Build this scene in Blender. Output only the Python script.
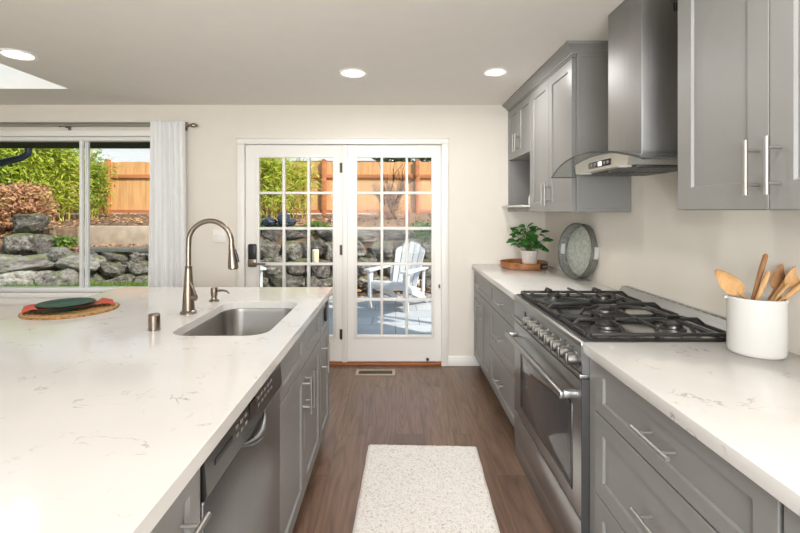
import bpy, bmesh, math, random
from mathutils import Vector, Matrix, noise

random.seed(7)
PI = math.pi
scene = bpy.context.scene
COL = scene.collection
for o in list(bpy.data.objects):
    bpy.data.objects.remove(o)

# ------------------------------------------------------------------ camera
F = 451.0                       # focal length in pixels of an 800 px wide frame
EYE = 1.41
cam_d = bpy.data.cameras.new('camera')
cam = bpy.data.objects.new('camera', cam_d)
COL.objects.link(cam)
cam.location = (0, 0, EYE)
cam.rotation_euler = (PI/2, 0, 0)
cam_d.sensor_width = 36
cam_d.lens = F/800*36
cam_d.shift_x = 4.3/800
cam_d.shift_y = -56.0/800
cam_d.clip_start = 0.05
scene.camera = cam

# ------------------------------------------------------------------ view, world, sun, area lights
scene.view_settings.view_transform = 'Standard'
scene.view_settings.look = 'None'
scene.view_settings.gamma = 1
scene.view_settings.exposure = 0.0
scene.view_settings.use_curve_mapping = False
scene.cycles.use_denoising = True
scene.cycles.max_bounces = 10
scene.cycles.diffuse_bounces = 6
scene.cycles.transparent_max_bounces = 16
scene.cycles.sample_clamp_indirect = 6

world = bpy.data.worlds.new('sky')
scene.world = world
world.use_nodes = True
wn = world.node_tree
bg = wn.nodes['Background']
tc = wn.nodes.new('ShaderNodeTexCoord')
sx = wn.nodes.new('ShaderNodeSeparateXYZ')
rp = wn.nodes.new('ShaderNodeValToRGB')
rp.color_ramp.elements[0].position = 0.0
rp.color_ramp.elements[0].color = (0.92, 0.95, 1.0, 1)
rp.color_ramp.elements[1].position = 0.6
rp.color_ramp.elements[1].color = (0.62, 0.80, 1.0, 1)
wn.links.new(tc.outputs['Generated'], sx.inputs[0])
wn.links.new(sx.outputs['Z'], rp.inputs[0])
wn.links.new(rp.outputs[0], bg.inputs['Color'])
bg.inputs['Strength'].default_value = 0.98

SUN_DIR = Vector((-0.9, 0.77, -1.0)).normalized()
sd = bpy.data.lights.new('sun', 'SUN')
sd.energy = 6.5
sd.angle = 0.009
sd.color = (1.0, 0.95, 0.86)
sun = bpy.data.objects.new('sun', sd)
COL.objects.link(sun)
sun.rotation_euler = SUN_DIR.to_track_quat('-Z', 'Y').to_euler()
sun.location = (8, -8, 10)


def area(name, loc, rot, sx_, sy_, power, color=(1, 1, 1), shape='RECTANGLE'):
    d = bpy.data.lights.new(name, 'AREA')
    d.shape = shape
    d.size = sx_
    d.size_y = sy_
    d.energy = power
    d.color = color
    o = bpy.data.objects.new(name, d)
    COL.objects.link(o)
    o.location = loc
    o.rotation_euler = rot
    return o


# added fill lamp, set inside the made-up window behind the camera
area('added_rear_fill', (-0.35, -2.55, 1.25), (PI/2, 0, 0), 2.4, 1.7, 184, (0.965, 0.985, 1.0))
DOWNLIGHT_W = 8.5

# ------------------------------------------------------------------ helpers


def srgb(r, g, b):
    def f(c):
        c /= 255
        return c/12.92 if c <= 0.04045 else ((c+0.055)/1.055)**2.4
    return (f(r), f(g), f(b), 1)


def at(px, py, Y):
    """photo pixel at depth Y -> world point"""
    return Vector(((px-395.7)*Y/F, Y, EYE-(py-210.5)*Y/F))


class N:
    """small node tree builder"""
    def __init__(s, name):
        s.m = bpy.data.materials.new(name)
        s.m.use_nodes = True
        s.t = s.m.node_tree
        s.b = s.t.nodes['Principled BSDF']
        s.out = s.t.nodes['Material Output']

    def n(s, kind, **kw):
        nd = s.t.nodes.new(kind)
        for k, v in kw.items():
            setattr(nd, k, v)
        return nd

    def l(s, a, b):
        s.t.links.new(a, b)

    def coord(s, scale=(1, 1, 1), rot=(0, 0, 0), src='Object'):
        c = s.n('ShaderNodeTexCoord')
        mp = s.n('ShaderNodeMapping')
        mp.inputs['Scale'].default_value = scale
        mp.inputs['Rotation'].default_value = rot
        s.l(c.outputs[src], mp.inputs[0])
        return mp.outputs[0]

    def noise(s, vec, scale, detail=3, rough=0.5):
        t = s.n('ShaderNodeTexNoise')
        t.inputs['Scale'].default_value = scale
        t.inputs['Detail'].default_value = detail
        t.inputs['Roughness'].default_value = rough
        if vec is not None:
            s.l(vec, t.inputs['Vector'])
        return t.outputs['Fac']

    def ramp(s, fac, stops):
        r = s.n('ShaderNodeValToRGB')
        e = r.color_ramp.elements
        e[0].position, e[0].color = stops[0]
        e[1].position, e[1].color = stops[-1]
        for p, c in stops[1:-1]:
            x = e.new(p)
            x.color = c
        s.l(fac, r.inputs[0])
        return r.outputs[0]

    def mix(s, fac, a, b, mode='MIX'):
        m = s.n('ShaderNodeMix', data_type='RGBA', blend_type=mode)
        for sock, v in ((m.inputs[0], fac), (m.inputs[6], a), (m.inputs[7], b)):
            if hasattr(v, 'links'):
                s.l(v, sock)
            else:
                sock.default_value = v
        return m.outputs[2]

    def bump(s, h, strength=0.2, dist=0.01):
        b = s.n('ShaderNodeBump')
        b.inputs['Strength'].default_value = strength
        b.inputs['Distance'].default_value = dist
        s.l(h, b.inputs['Height'])
        s.l(b.outputs[0], s.b.inputs['Normal'])

    def set(s, color=None, rough=None, metal=None, **kw):
        if color is not None:
            if hasattr(color, 'links'):
                s.l(color, s.b.inputs['Base Color'])
            else:
                s.b.inputs['Base Color'].default_value = color
        if rough is not None:
            if hasattr(rough, 'links'):
                s.l(rough, s.b.inputs['Roughness'])
            else:
                s.b.inputs['Roughness'].default_value = rough
        if metal is not None:
            s.b.inputs['Metallic'].default_value = metal
        for k, v in kw.items():
            s.b.inputs[k.replace('_', ' ')].default_value = v
        return s


M = {}


def plain(key, col, rough=0.5, metal=0.0, var=0.04, vs=8, bump=0.0, bscale=60, **kw):
    n = N(key)
    v = n.coord()
    f = n.noise(v, vs, 3)
    c0 = tuple(max(0, c*(1-var)) for c in col[:3])+(1,)
    c1 = tuple(min(1, c*(1+var)) for c in col[:3])+(1,)
    n.set(n.ramp(f, [(0.3, c0), (0.7, c1)]), rough, metal, **kw)
    if bump:
        n.bump(n.noise(v, bscale, 2), bump, 0.004)
    M[key] = n.m
    return n


plain('wall_paint', srgb(226, 220, 210), 0.8, var=0.01, bump=0.05, bscale=120)
plain('ceiling_paint', srgb(238, 234, 228), 0.9, var=0.01, bump=0.08, bscale=90)
plain('white_trim', srgb(236, 234, 229), 0.35, var=0.01)
plain('vinyl', srgb(232, 232, 230), 0.35, var=0.01)
plain('cabinet', srgb(134, 133, 131), 0.38, var=0.015, vs=3)
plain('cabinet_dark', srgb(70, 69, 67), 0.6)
plain('black', (0.012, 0.012, 0.013, 1), 0.35)
plain('cast_iron', (0.022, 0.021, 0.020, 1), 0.42, bump=0.15, bscale=200)
plain('knob_metal', srgb(118, 116, 112), 0.42, 1.0, var=0.03)
plain('pull_metal', srgb(176, 174, 170), 0.48, 1.0, var=0.03)
plain('faucet_metal', srgb(140, 129, 118), 0.30, 1.0, var=0.04)
plain('ceramic', srgb(208, 207, 204), 0.2, var=0.01)
plain('dark_glass', (0.05, 0.05, 0.052, 1), 0.08, Specular_IOR_Level=0.7)
plain('display', (0.01, 0.011, 0.013, 1), 0.12)
plain('green_glaze', srgb(10, 62, 50), 0.3, var=0.15, vs=30, Specular_IOR_Level=0.12)
plain('napkin', srgb(182, 84, 66), 0.9, var=0.06, bump=0.3, bscale=300)
plain('pot_white', srgb(222, 216, 208), 0.55, var=0.03)
plain('soil', srgb(52, 40, 32), 0.95, var=0.3, vs=60)
plain('leaf_plant', srgb(50, 108, 40), 0.3, var=0.85, vs=26)
plain('stem_green', srgb(74, 104, 48), 0.6)
plain('plastic_white', srgb(206, 208, 211), 0.4, var=0.01)
plain('outlet_white', srgb(238, 236, 230), 0.4, var=0.01)
plain('hinge', srgb(84, 76, 66), 0.35, 0.9)
plain('eave_dark', srgb(52, 44, 38), 0.7, var=0.08)
plain('gutter', srgb(58, 66, 84), 0.4, 0.3)
plain('siding', srgb(214, 219, 224), 0.6, var=0.03)
plain('roofing', srgb(86, 84, 86), 0.8, var=0.2, vs=20)
plain('tarp', srgb(40, 52, 70), 0.5, var=0.3)
plain('candle', srgb(238, 226, 190), 0.6, var=0.02)
plain('bark', srgb(96, 80, 66), 0.9, var=0.3, vs=20)
plain('culm', srgb(168, 152, 76), 0.5, var=0.3, vs=14)
plain('twig', srgb(82, 54, 42), 0.85, var=0.2)
plain('litter', srgb(142, 92, 62), 0.9, var=0.45, vs=16)
plain('concrete', srgb(176, 160, 140), 0.9, var=0.18, vs=5, bump=0.3, bscale=30)
plain('edging', srgb(98, 98, 94), 0.9, var=0.2, vs=8, bump=0.3, bscale=30)
plain('vent_metal', srgb(186, 170, 150), 0.5, 0.1)
plain('pale_reed', srgb(198, 160, 108), 0.8)
plain('shelf_white', srgb(205, 204, 200), 0.4, var=0.02)


def brushed(key, col, rough, axis):
    n = N(key)
    sc_ = [220, 220, 220]
    sc_[axis] = 3
    v = n.coord(tuple(sc_))
    f = n.noise(v, 1.0, 4, 0.6)
    big = n.noise(n.coord(), 2.2, 2)
    c = n.ramp(f, [(0.25, tuple(x*0.86 for x in col[:3])+(1,)), (0.75, col)])
    n.set(c, n.ramp(big, [(0.3, (rough*0.85,)*3+(1,)), (0.7, (rough*1.2,)*3+(1,))]), 1.0)
    n.bump(f, 0.04, 0.002)
    M[key] = n.m


brushed('steel_y', srgb(184, 184, 184), 0.32, 1)       # brushed along the room's depth
brushed('steel_z', srgb(164, 163, 162), 0.5, 2)
brushed('steel_dw', srgb(150, 151, 152), 0.36, 2)
brushed('steel_side', srgb(112, 112, 112), 0.5, 2)
brushed('steel_hood', srgb(214, 211, 206), 0.42, 1)
brushed('steel_pan', srgb(176, 175, 173), 0.16, 1)
brushed('steel_dark', srgb(110, 110, 110), 0.34, 1)
brushed('sink_steel', srgb(178, 175, 171), 0.32, 0)

# quartz worktop
n = N('quartz')
v = n.coord()
warp = n.n('ShaderNodeVectorMath', operation='ADD')
wt = n.n('ShaderNodeTexNoise')
wt.inputs['Scale'].default_value = 5
n.l(v, wt.inputs['Vector'])
sc2 = n.n('ShaderNodeVectorMath', operation='SCALE')
sc2.inputs['Scale'].default_value = 0.22
n.l(wt.outputs['Color'], sc2.inputs[0])
n.l(v, warp.inputs[0])
n.l(sc2.outputs[0], warp.inputs[1])
a = n.noise(warp.outputs[0], 7, 4, 0.6)
vein = n.ramp(a, [(0.485, (0, 0, 0, 1)), (0.5, (1, 1, 1, 1)), (0.515, (0, 0, 0, 1))])
mask = n.ramp(n.noise(v, 6.5, 2), [(0.50, (0, 0, 0, 1)), (0.60, (1, 1, 1, 1))])
mask2 = n.ramp(n.noise(v, 30, 2), [(0.42, (0.0, 0.0, 0.0, 1)), (0.62, (1, 1, 1, 1))])
vm = n.mix(1.0, n.mix(1.0, vein, mask, 'MULTIPLY'), mask2, 'MULTIPLY')
cloud = n.ramp(n.noise(v, 2.6, 3), [(0.3, srgb(209, 207, 204)), (0.7, srgb(216, 214, 211))])
n.set(n.mix(vm, cloud, srgb(164, 161, 157)), 0.09, Specular_IOR_Level=0.22)
M['quartz'] = n.m

# plank floor, boards run along the room's depth
n = N('plank_floor')
v = n.coord(rot=(0, 0, PI/2))
bt = n.n('ShaderNodeTexBrick')
bt.offset = 0.37
bt.inputs['Scale'].default_value = 1.0
bt.inputs['Brick Width'].default_value = 1.2
bt.inputs['Row Height'].default_value = 0.18
bt.inputs['Mortar Size'].default_value = 0.0012
bt.inputs['Color1'].default_value = (0, 0, 0, 1)
bt.inputs['Color2'].default_value = (1, 1, 1, 1)
bt.inputs['Mortar'].default_value = (0.5, 0.5, 0.5, 1)
n.l(v, bt.inputs['Vector'])
off = n.n('ShaderNodeVectorMath', operation='MULTIPLY_ADD')
n.l(bt.outputs['Color'], off.inputs[0])
off.inputs[1].default_value = (7.3, 3.1, 0)
gv = n.coord((9, 0.9, 1))
n.l(gv, off.inputs[2])
g1 = n.noise(off.outputs[0], 2.3, 5, 0.62)
gf = n.coord((90, 2.4, 1))
g2 = n.noise(gf, 1.6, 4, 0.6)
off2 = n.n('ShaderNodeVectorMath', operation='MULTIPLY_ADD')
n.l(bt.outputs['Color'], off2.inputs[0])
off2.inputs[1].default_value = (5.7, 9.1, 0)
n.l(n.coord((5.5, 0.55, 1)), off2.inputs[2])
cg = n.noise(off2.outputs[0], 1.0, 2, 0.45)
m1_ = n.n('ShaderNodeMath', operation='MULTIPLY')
m1_.inputs[1].default_value = 95.0
n.l(cg, m1_.inputs[0])
m2_ = n.n('ShaderNodeMath', operation='SINE')
n.l(m1_.outputs[0], m2_.inputs[0])
ring = n.n('ShaderNodeMapRange')
ring.inputs['From Min'].default_value = -1
n.l(m2_.outputs[0], ring.inputs['Value'])
base = n.ramp(g1, [(0.30, srgb(88, 67, 54)), (0.5, srgb(120, 95, 79)), (0.72, srgb(142, 116, 99))])
base = n.mix(0.34, base, n.ramp(ring.outputs[0], [(0.0, srgb(78, 58, 47)), (0.25, srgb(122, 97, 81)), (1.0, srgb(142, 116, 100))]))
base = n.mix(0.22, base, n.ramp(g2, [(0.3, srgb(88, 68, 58)), (0.7, srgb(158, 134, 118))]))
tone = n.mix(0.16, base, bt.outputs['Color'], 'OVERLAY')
col = n.mix(n.ramp(bt.outputs['Fac'], [(0.0, (0, 0, 0, 1)), (1.0, (0.7, 0.7, 0.7, 1))]), tone, srgb(58, 44, 36))
n.set(n.mix(1.0, col, (0.84, 0.80, 0.76, 1), 'MULTIPLY'), 0.31)
n.bump(g2, 0.12, 0.002)
M['plank_floor'] = n.m

# rug
n = N('rug_wool')
v = n.coord()
vt = n.n('ShaderNodeTexVoronoi')
vt.inputs['Scale'].default_value = 170
n.l(v, vt.inputs['Vector'])
sp = n.ramp(vt.outputs['Color'], [(0.0, srgb(166, 150, 140)), (0.2, srgb(214, 206, 199)), (0.45, srgb(231, 226, 221)), (1.0, srgb(238, 235, 231))])
n.set(sp, 0.95)
n.bump(vt.outputs['Distance'], -0.9, 0.01)
M['rug_wool'] = n.m

# woven placemat: concentric braid
n = N('woven')
v = n.coord()
wv = n.n('ShaderNodeTexWave', wave_type='RINGS', rings_direction='Z')
wv.inputs['Scale'].default_value = 16
wv.inputs['Distortion'].default_value = 1.2
wv.inputs['Detail'].default_value = 1
n.l(v, wv.inputs['Vector'])
nz = n.noise(v, 95, 2)
mx = n.mix(0.5, n.ramp(wv.outputs['Fac'], [(0, (0, 0, 0, 1)), (1, (1, 1, 1, 1))]), n.ramp(nz, [(0.3, (0, 0, 0, 1)), (0.7, (1, 1, 1, 1))]))
n.set(n.ramp(mx, [(0.1, srgb(112, 76, 40)), (0.5, srgb(172, 130, 78)), (0.9, srgb(212, 174, 118))]), 0.8)
n.bump(mx, 0.8, 0.006)
M['woven'] = n.m


def woodgrain(key, dark, light, axis, rough=0.5, scale=1.0):
    n = N(key)
    sc_ = [42*scale]*3
    sc_[axis] = 3*scale
    f = n.noise(n.coord(tuple(sc_)), 1.0, 4, 0.6)
    n.set(n.ramp(f, [(0.25, dark), (0.75, light)]), rough)
    n.bump(f, 0.1, 0.003)
    M[key] = n.m


woodgrain('utensil_wood', srgb(174, 126, 76), srgb(214, 172, 120), 2, 0.5)
woodgrain('utensil_dark', srgb(140, 94, 54), srgb(190, 140, 90), 2, 0.5)
woodgrain('tray_wood', srgb(96, 56, 28), srgb(196, 132, 82), 0, 0.4, 0.6)
woodgrain('cedar', srgb(192, 138, 86), srgb(230, 182, 126), 2, 0.75, 0.35)
woodgrain('cedar_rail', srgb(160, 96, 58), srgb(206, 136, 90), 0, 0.75, 0.3)
woodgrain('threshold_wood', srgb(120, 66, 30), srgb(178, 108, 58), 0, 0.4)

# galvanised zinc
n = N('galvanised')
vt = n.n('ShaderNodeTexVoronoi')
vt.inputs['Scale'].default_value = 75
n.l(n.coord(), vt.inputs['Vector'])
n.set(n.ramp(vt.outputs['Color'], [(0.1, srgb(160, 166, 158)), (0.9, srgb(196, 200, 192))]), 0.5, 0.35)
M['galvanised'] = n.m
plain('galvanised_wall', srgb(138, 140, 134), 0.5, 0.3, var=0.3, vs=55)
plain('galvanised_rim', srgb(116, 116, 110), 0.45, 0.5, var=0.15, vs=30)

# rock with moss on part of it
n = N('rock')
v = n.coord()
oi = n.n('ShaderNodeObjectInfo')
ad = n.n('ShaderNodeVectorMath', operation='ADD')
n.l(v, ad.inputs[0])
n.l(oi.outputs['Location'], ad.inputs[1])
f = n.noise(ad.outputs[0], 6.0, 9, 0.72)
rc = n.ramp(f, [(0.34, srgb(56, 51, 46)), (0.46, srgb(122, 115, 107)), (0.55, srgb(164, 156, 148)), (0.66, srgb(224, 218, 210))])
rc = n.mix(n.ramp(oi.outputs['Random'], [(0, (0, 0, 0, 1)), (1, (0.6, 0.6, 0.6, 1))]), rc, srgb(84, 76, 70), 'MIX')
ge = n.n('ShaderNodeNewGeometry')
sz = n.n('ShaderNodeSeparateXYZ')
n.l(ge.outputs['Normal'], sz.inputs[0])
mu = n.n('ShaderNodeMath', operation='MULTIPLY')
n.l(sz.outputs['Z'], mu.inputs[0])
n.l(n.noise(ad.outputs[0], 5.0, 6, 0.7), mu.inputs[1])
ms = n.ramp(mu.outputs[0], [(0.40, (0, 0, 0, 1)), (0.50, (0.8, 0.8, 0.8, 1))])
n.set(n.mix(ms, rc, srgb(122, 134, 56)), 0.9)
n.bump(f, 1.0, 0.14)
M['rock'] = n.m

# soil bank, grass, pavers


def rock_pale():
    m_ = M['rock'].copy()
    M['rock_pale'] = m_
    for nd in m_.node_tree.nodes:
        if nd.type == 'VALTORGB' and len(nd.color_ramp.elements) == 4:
            for e_, c_ in zip(nd.color_ramp.elements, ((124, 114, 104), (188, 180, 172), (222, 216, 210), (242, 240, 236))):
                e_.color = srgb(*c_)


rock_pale()
plain('bank', srgb(106, 84, 66), 0.95, var=0.5, vs=9, bump=0.5, bscale=20)
n = N('grass_ground')
v = n.coord()
n.set(n.ramp(n.noise(v, 26, 5, 0.7), [(0.3, srgb(66, 104, 34)), (0.7, srgb(140, 170, 78))]), 0.9)
M['grass_ground'] = n.m
n = N('paver')
bt = n.n('ShaderNodeTexBrick')
bt.inputs['Scale'].default_value = 1
bt.inputs['Brick Width'].default_value = 0.6
bt.inputs['Row Height'].default_value = 0.4
bt.inputs['Mortar Size'].default_value = 0.006
bt.inputs['Color1'].default_value = srgb(176, 180, 184)
bt.inputs['Color2'].default_value = srgb(188, 191, 194)
bt.inputs['Mortar'].default_value = srgb(112, 114, 116)
n.l(n.coord(), bt.inputs['Vector'])
n.set(n.mix(0.25, bt.outputs['Color'], n.ramp(n.noise(n.coord(), 30, 4), [(0.3, srgb(160, 163, 166)), (0.7, srgb(198, 199, 200))])), 0.85)
M['paver'] = n.m


def leaf_mat(key, c0, c1, trans=0.35):
    n = N(key)
    f = n.noise(n.coord(), 7, 3)
    c = n.ramp(f, [(0.3, c0), (0.7, c1)])
    n.set(c, 0.55)
    tr = n.n('ShaderNodeBsdfTranslucent')
    n.l(c, tr.inputs['Color'])
    mx = n.n('ShaderNodeMixShader')
    mx.inputs[0].default_value = trans
    n.l(n.b.outputs[0], mx.inputs[1])
    n.l(tr.outputs[0], mx.inputs[2])
    n.l(mx.outputs[0], n.out.inputs['Surface'])
    M[key] = n.m


leaf_mat('bamboo_leaf', srgb(140, 170, 34), srgb(226, 228, 96), 0.45)
leaf_mat('bamboo_dark', srgb(104, 144, 36), srgb(196, 210, 78), 0.45)
leaf_mat('rust_leaf', srgb(158, 106, 74), srgb(222, 178, 136))
leaf_mat('green_leaf', srgb(42, 76, 30), srgb(104, 142, 62))
leaf_mat('tree_leaf', srgb(58, 84, 48), srgb(116, 138, 84))
leaf_mat('dry_leaf', srgb(120, 78, 48), srgb(214, 170, 124), 0.15)
leaf_mat('fern_leaf', srgb(66, 106, 30), srgb(140, 170, 60))


def glass_mat(key, tint, ior=5.0, fres=1.0, base=0.0):
    n = N(key)
    tr = n.n('ShaderNodeBsdfTransparent')
    tr.inputs[0].default_value = tint
    gl = n.n('ShaderNodeBsdfGlossy')
    gl.inputs['Roughness'].default_value = 0.02
    lw = n.n('ShaderNodeLayerWeight')
    lw.inputs['Blend'].default_value = 0.5
    pw = n.n('ShaderNodeMath', operation='POWER')
    pw.inputs[1].default_value = ior
    n.l(lw.outputs['Facing'], pw.inputs[0])
    mu = n.n('ShaderNodeMath', operation='MULTIPLY_ADD')
    mu.inputs[1].default_value = fres
    mu.inputs[2].default_value = base
    n.l(pw.outputs[0], mu.inputs[0])
    mx = n.n('ShaderNodeMixShader')
    n.l(mu.outputs[0], mx.inputs[0])
    n.l(tr.outputs[0], mx.inputs[1])
    n.l(gl.outputs[0], mx.inputs[2])
    n.l(mx.outputs[0], n.out.inputs['Surface'])
    M[key] = n.m


glass_mat('window_glass', (0.97, 0.975, 0.97, 1), 5.0, 0.7, 0.006)
glass_mat('hood_glass', (0.88, 0.91, 0.90, 1), 4.0, 0.6, 0.04)

n = N('frosted')
tl = n.n('ShaderNodeBsdfTranslucent')
tl.inputs[0].default_value = srgb(244, 246, 248)
n.l(tl.outputs[0], n.out.inputs['Surface'])
M['frosted'] = n.m
n = N('sheer')
n.set(srgb(244, 244, 244), 0.9)
tl = n.n('ShaderNodeBsdfTranslucent')
tl.inputs[0].default_value = srgb(244, 244, 244)
tp = n.n('ShaderNodeBsdfTransparent')
m1 = n.n('ShaderNodeMixShader')
m1.inputs[0].default_value = 0.12
n.l(n.b.outputs[0], m1.inputs[1])
n.l(tl.outputs[0], m1.inputs[2])
m2 = n.n('ShaderNodeMixShader')
m2.inputs[0].default_value = 0.06
n.l(m1.outputs[0], m2.inputs[1])
n.l(tp.outputs[0], m2.inputs[2])
n.l(m2.outputs[0], n.out.inputs['Surface'])
M['sheer'] = n.m

n = N('lamp_lens')
n.set(srgb(255, 244, 226), 0.5)
n.b.inputs['Emission Color'].default_value = (1.0, 0.90, 0.76, 1)
n.b.inputs['Emission Strength'].default_value = 6.0
M['lamp_lens'] = n.m
n = N('display_lit')
n.set((0.02, 0.02, 0.02, 1), 0.3)
n.b.inputs['Emission Color'].default_value = (0.9, 0.95, 1.0, 1)
n.b.inputs['Emission Strength'].default_value = 1.6
M['display_lit'] = n.m

# ------------------------------------------------------------------ mesh builder
ORIG = {}


class MB:
    def __init__(s):
        s.bm = bmesh.new()

    def box(s, x0, x1, y0, y1, z0, z1, bev=0.0, seg=2):
        x0, x1 = min(x0, x1), max(x0, x1)
        y0, y1 = min(y0, y1), max(y0, y1)
        z0, z1 = min(z0, z1), max(z0, z1)
        vs = [s.bm.verts.new(p) for p in ((x0, y0, z0), (x1, y0, z0), (x1, y1, z0), (x0, y1, z0),
                                          (x0, y0, z1), (x1, y0, z1), (x1, y1, z1), (x0, y1, z1))]
        fs = [s.bm.faces.new([vs[i] for i in q]) for q in
              ((3, 2, 1, 0), (4, 5, 6, 7), (0, 1, 5, 4), (1, 2, 6, 5), (2, 3, 7, 6), (3, 0, 4, 7))]
        if bev:
            es = list({e for f in fs for e in f.edges})
            bmesh.ops.bevel(s.bm, geom=es, offset=bev, segments=seg, affect='EDGES', profile=0.5)
        return s

    def obox(s, c, dx, dy, dz, rot=None, bev=0.0):
        """box centred at c, turned by a 3x3 matrix"""
        n0 = len(s.bm.verts)
        s.box(-dx/2, dx/2, -dy/2, dy/2, -dz/2, dz/2, bev)
        s.bm.verts.ensure_lookup_table()
        R = rot or Matrix.Identity(3)
        for v in s.bm.verts[n0:]:
            v.co = R @ v.co + Vector(c)
        return s

    def bar(s, p0, p1, w, h, up=(0, 0, 1), bev=0.0):
        """rectangular bar between two points"""
        p0, p1 = Vector(p0), Vector(p1)
        d = (p1-p0)
        z = d.normalized()
        x = Vector(up).cross(z)
        if x.length < 1e-5:
            x = Vector((1, 0, 0)).cross(z)
        x.normalize()
        y = z.cross(x)
        R = Matrix((x, y, z)).transposed()
        return s.obox((p0+p1)/2, w, h, d.length, R, bev)

    def tube(s, pts, r, seg=12, cap=True):
        pts = [Vector(p) for p in pts]
        rs = r if isinstance(r, (list, tuple)) else [r]*len(pts)
        rings = []
        prev = None
        for i, p in enumerate(pts):
            t = (pts[min(i+1, len(pts)-1)]-pts[max(i-1, 0)]).normalized()
            if prev is None:
                u = t.orthogonal().normalized()
            else:
                u = (prev-t*prev.dot(t))
                u = u.normalized() if u.length > 1e-6 else t.orthogonal().normalized()
            prev = u
            w = t.cross(u)
            rings.append([s.bm.verts.new(p+(u*math.cos(2*PI*k/seg)+w*math.sin(2*PI*k/seg))*rs[i]) for k in range(seg)])
        for a, b in zip(rings, rings[1:]):
            for k in range(seg):
                s.bm.faces.new((a[k], a[(k+1) % seg], b[(k+1) % seg], b[k]))
        if cap:
            s.bm.faces.new(rings[0][::-1])
            s.bm.faces.new(rings[-1])
        return s

    def lathe(s, prof, c=(0, 0, 0), seg=40, rot=None, sx=1.0, sy=1.0):
        c = Vector(c)
        R = rot or Matrix.Identity(3)
        rings = []
        for r, z in prof:
            if r < 1e-6:
                rings.append([s.bm.verts.new(c+R @ Vector((0, 0, z)))])
            else:
                rings.append([s.bm.verts.new(c+R @ Vector((r*sx*math.cos(2*PI*k/seg), r*sy*math.sin(2*PI*k/seg), z))) for k in range(seg)])
        for a, b in zip(rings, rings[1:]):
            if len(a) == 1 and len(b) == 1:
                continue
            for k in range(seg):
                k2 = (k+1) % seg
                if len(a) == 1:
                    s.bm.faces.new((a[0], b[k2], b[k]))
                elif len(b) == 1:
                    s.bm.faces.new((a[k], a[k2], b[0]))
                else:
                    s.bm.faces.new((a[k], a[k2], b[k2], b[k]))
        return s

    def prism(s, poly, axis, a0, a1):
        """extrude a 2D polygon along 'X','Y' or 'Z'"""
        def P(u, v, w):
            return {'X': (w, u, v), 'Y': (u, w, v), 'Z': (u, v, w)}[axis]
        A = [s.bm.verts.new(P(u, v, a0)) for u, v in poly]
        B = [s.bm.verts.new(P(u, v, a1)) for u, v in poly]
        k = len(poly)
        for i in range(k):
            s.bm.faces.new((A[i], A[(i+1) % k], B[(i+1) % k], B[i]))
        s.bm.faces.new(A[::-1])
        s.bm.faces.new(B)
        return s

    def shaker(s, mapf, u0, u1, v0, v1, fw=0.06, t=0.02, rec=0.009, ch=0.004, fv=None):
        """framed front with a recessed panel; mapf(u, v, depth) -> point"""
        fv = fv or fw
        def rect(a, b, c, d, dep):
            return [s.bm.verts.new(mapf(u, v, dep)) for u, v in ((a, c), (b, c), (b, d), (a, d))]
        e = 0.0015
        rings = [rect(u0, u1, v0, v1, t), rect(u0, u1, v0, v1, e), rect(u0+e, u1-e, v0+e, v1-e, 0),
                 rect(u0+fw, u1-fw, v0+fv, v1-fv, 0), rect(u0+fw+ch, u1-fw-ch, v0+fv+ch, v1-fv-ch, rec)]
        for a, b in zip(rings, rings[1:]):
            for k in range(4):
                s.bm.faces.new((a[k], a[(k+1) % 4], b[(k+1) % 4], b[k]))
        s.bm.faces.new(rings[0][::-1])
        s.bm.faces.new(rings[-1])
        return s

    def leaf(s, p, d, nrm, L, W, curl=0.15):
        """one pointed leaf as a folded six-sided blade"""
        d = Vector(d).normalized()
        x = d.cross(Vector(nrm))
        if x.length < 1e-4:
            x = d.orthogonal()
        x.normalize()
        nn = x.cross(d)
        p = Vector(p)
        vs = [p, p+d*L*0.35+x*W*0.5-nn*curl*W, p+d*L*0.7+x*W*0.4-nn*curl*L*0.3, p+d*L-nn*curl*L,
              p+d*L*0.7-x*W*0.4-nn*curl*L*0.3, p+d*L*0.35-x*W*0.5-nn*curl*W]
        v = [s.bm.verts.new(q) for q in vs]
        s.bm.faces.new((v[0], v[1], v[2], v[3]))
        s.bm.faces.new((v[0], v[3], v[4], v[5]))
        return s

    def build(s, name, mat, parent=None, smooth=True, ang=28, recalc=True):
        if recalc:
            bmesh.ops.recalc_face_normals(s.bm, faces=s.bm.faces[:])
        me = bpy.data.meshes.new(name)
        org = ORIG.get(parent.name, Vector((0, 0, 0))) if parent else Vector((0, 0, 0))
        if org.length:
            bmesh.ops.translate(s.bm, verts=s.bm.verts[:], vec=-org)
        if smooth:
            lim = math.radians(ang)
            for f in s.bm.faces:
                f.smooth = True
            for e in s.bm.edges:
                if len(e.link_faces) != 2 or e.calc_face_angle(0) > lim:
                    e.smooth = False
        s.bm.to_mesh(me)
        s.bm.free()
        me.materials.append(M[mat])
        o = bpy.data.objects.new(name, me)
        COL.objects.link(o)
        if parent:
            o.parent = parent
            ORIG[o.name] = org
        return o


def tag(o, label=None, cat=None, group=None, kind=None):
    for k, v in (('label', label), ('category', cat), ('group', group), ('kind', kind)):
        if v:
            o[k] = v
    return o


def thing(name, label, cat, loc=(0, 0, 0), group=None):
    o = bpy.data.objects.new(name, None)
    o.empty_display_size = 0.05
    COL.objects.link(o)
    o.location = loc
    ORIG[o.name] = Vector(loc)
    return tag(o, label, cat, group)


def struct(o, label=None):
    o['kind'] = 'structure'
    if label:
        o['label'] = label
    return o


def struct_empty(name, loc):
    o = bpy.data.objects.new(name, None)
    o.empty_display_size = 0.05
    COL.objects.link(o)
    o.location = loc
    ORIG[o.name] = Vector(loc)
    o['kind'] = 'structure'
    return o


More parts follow.
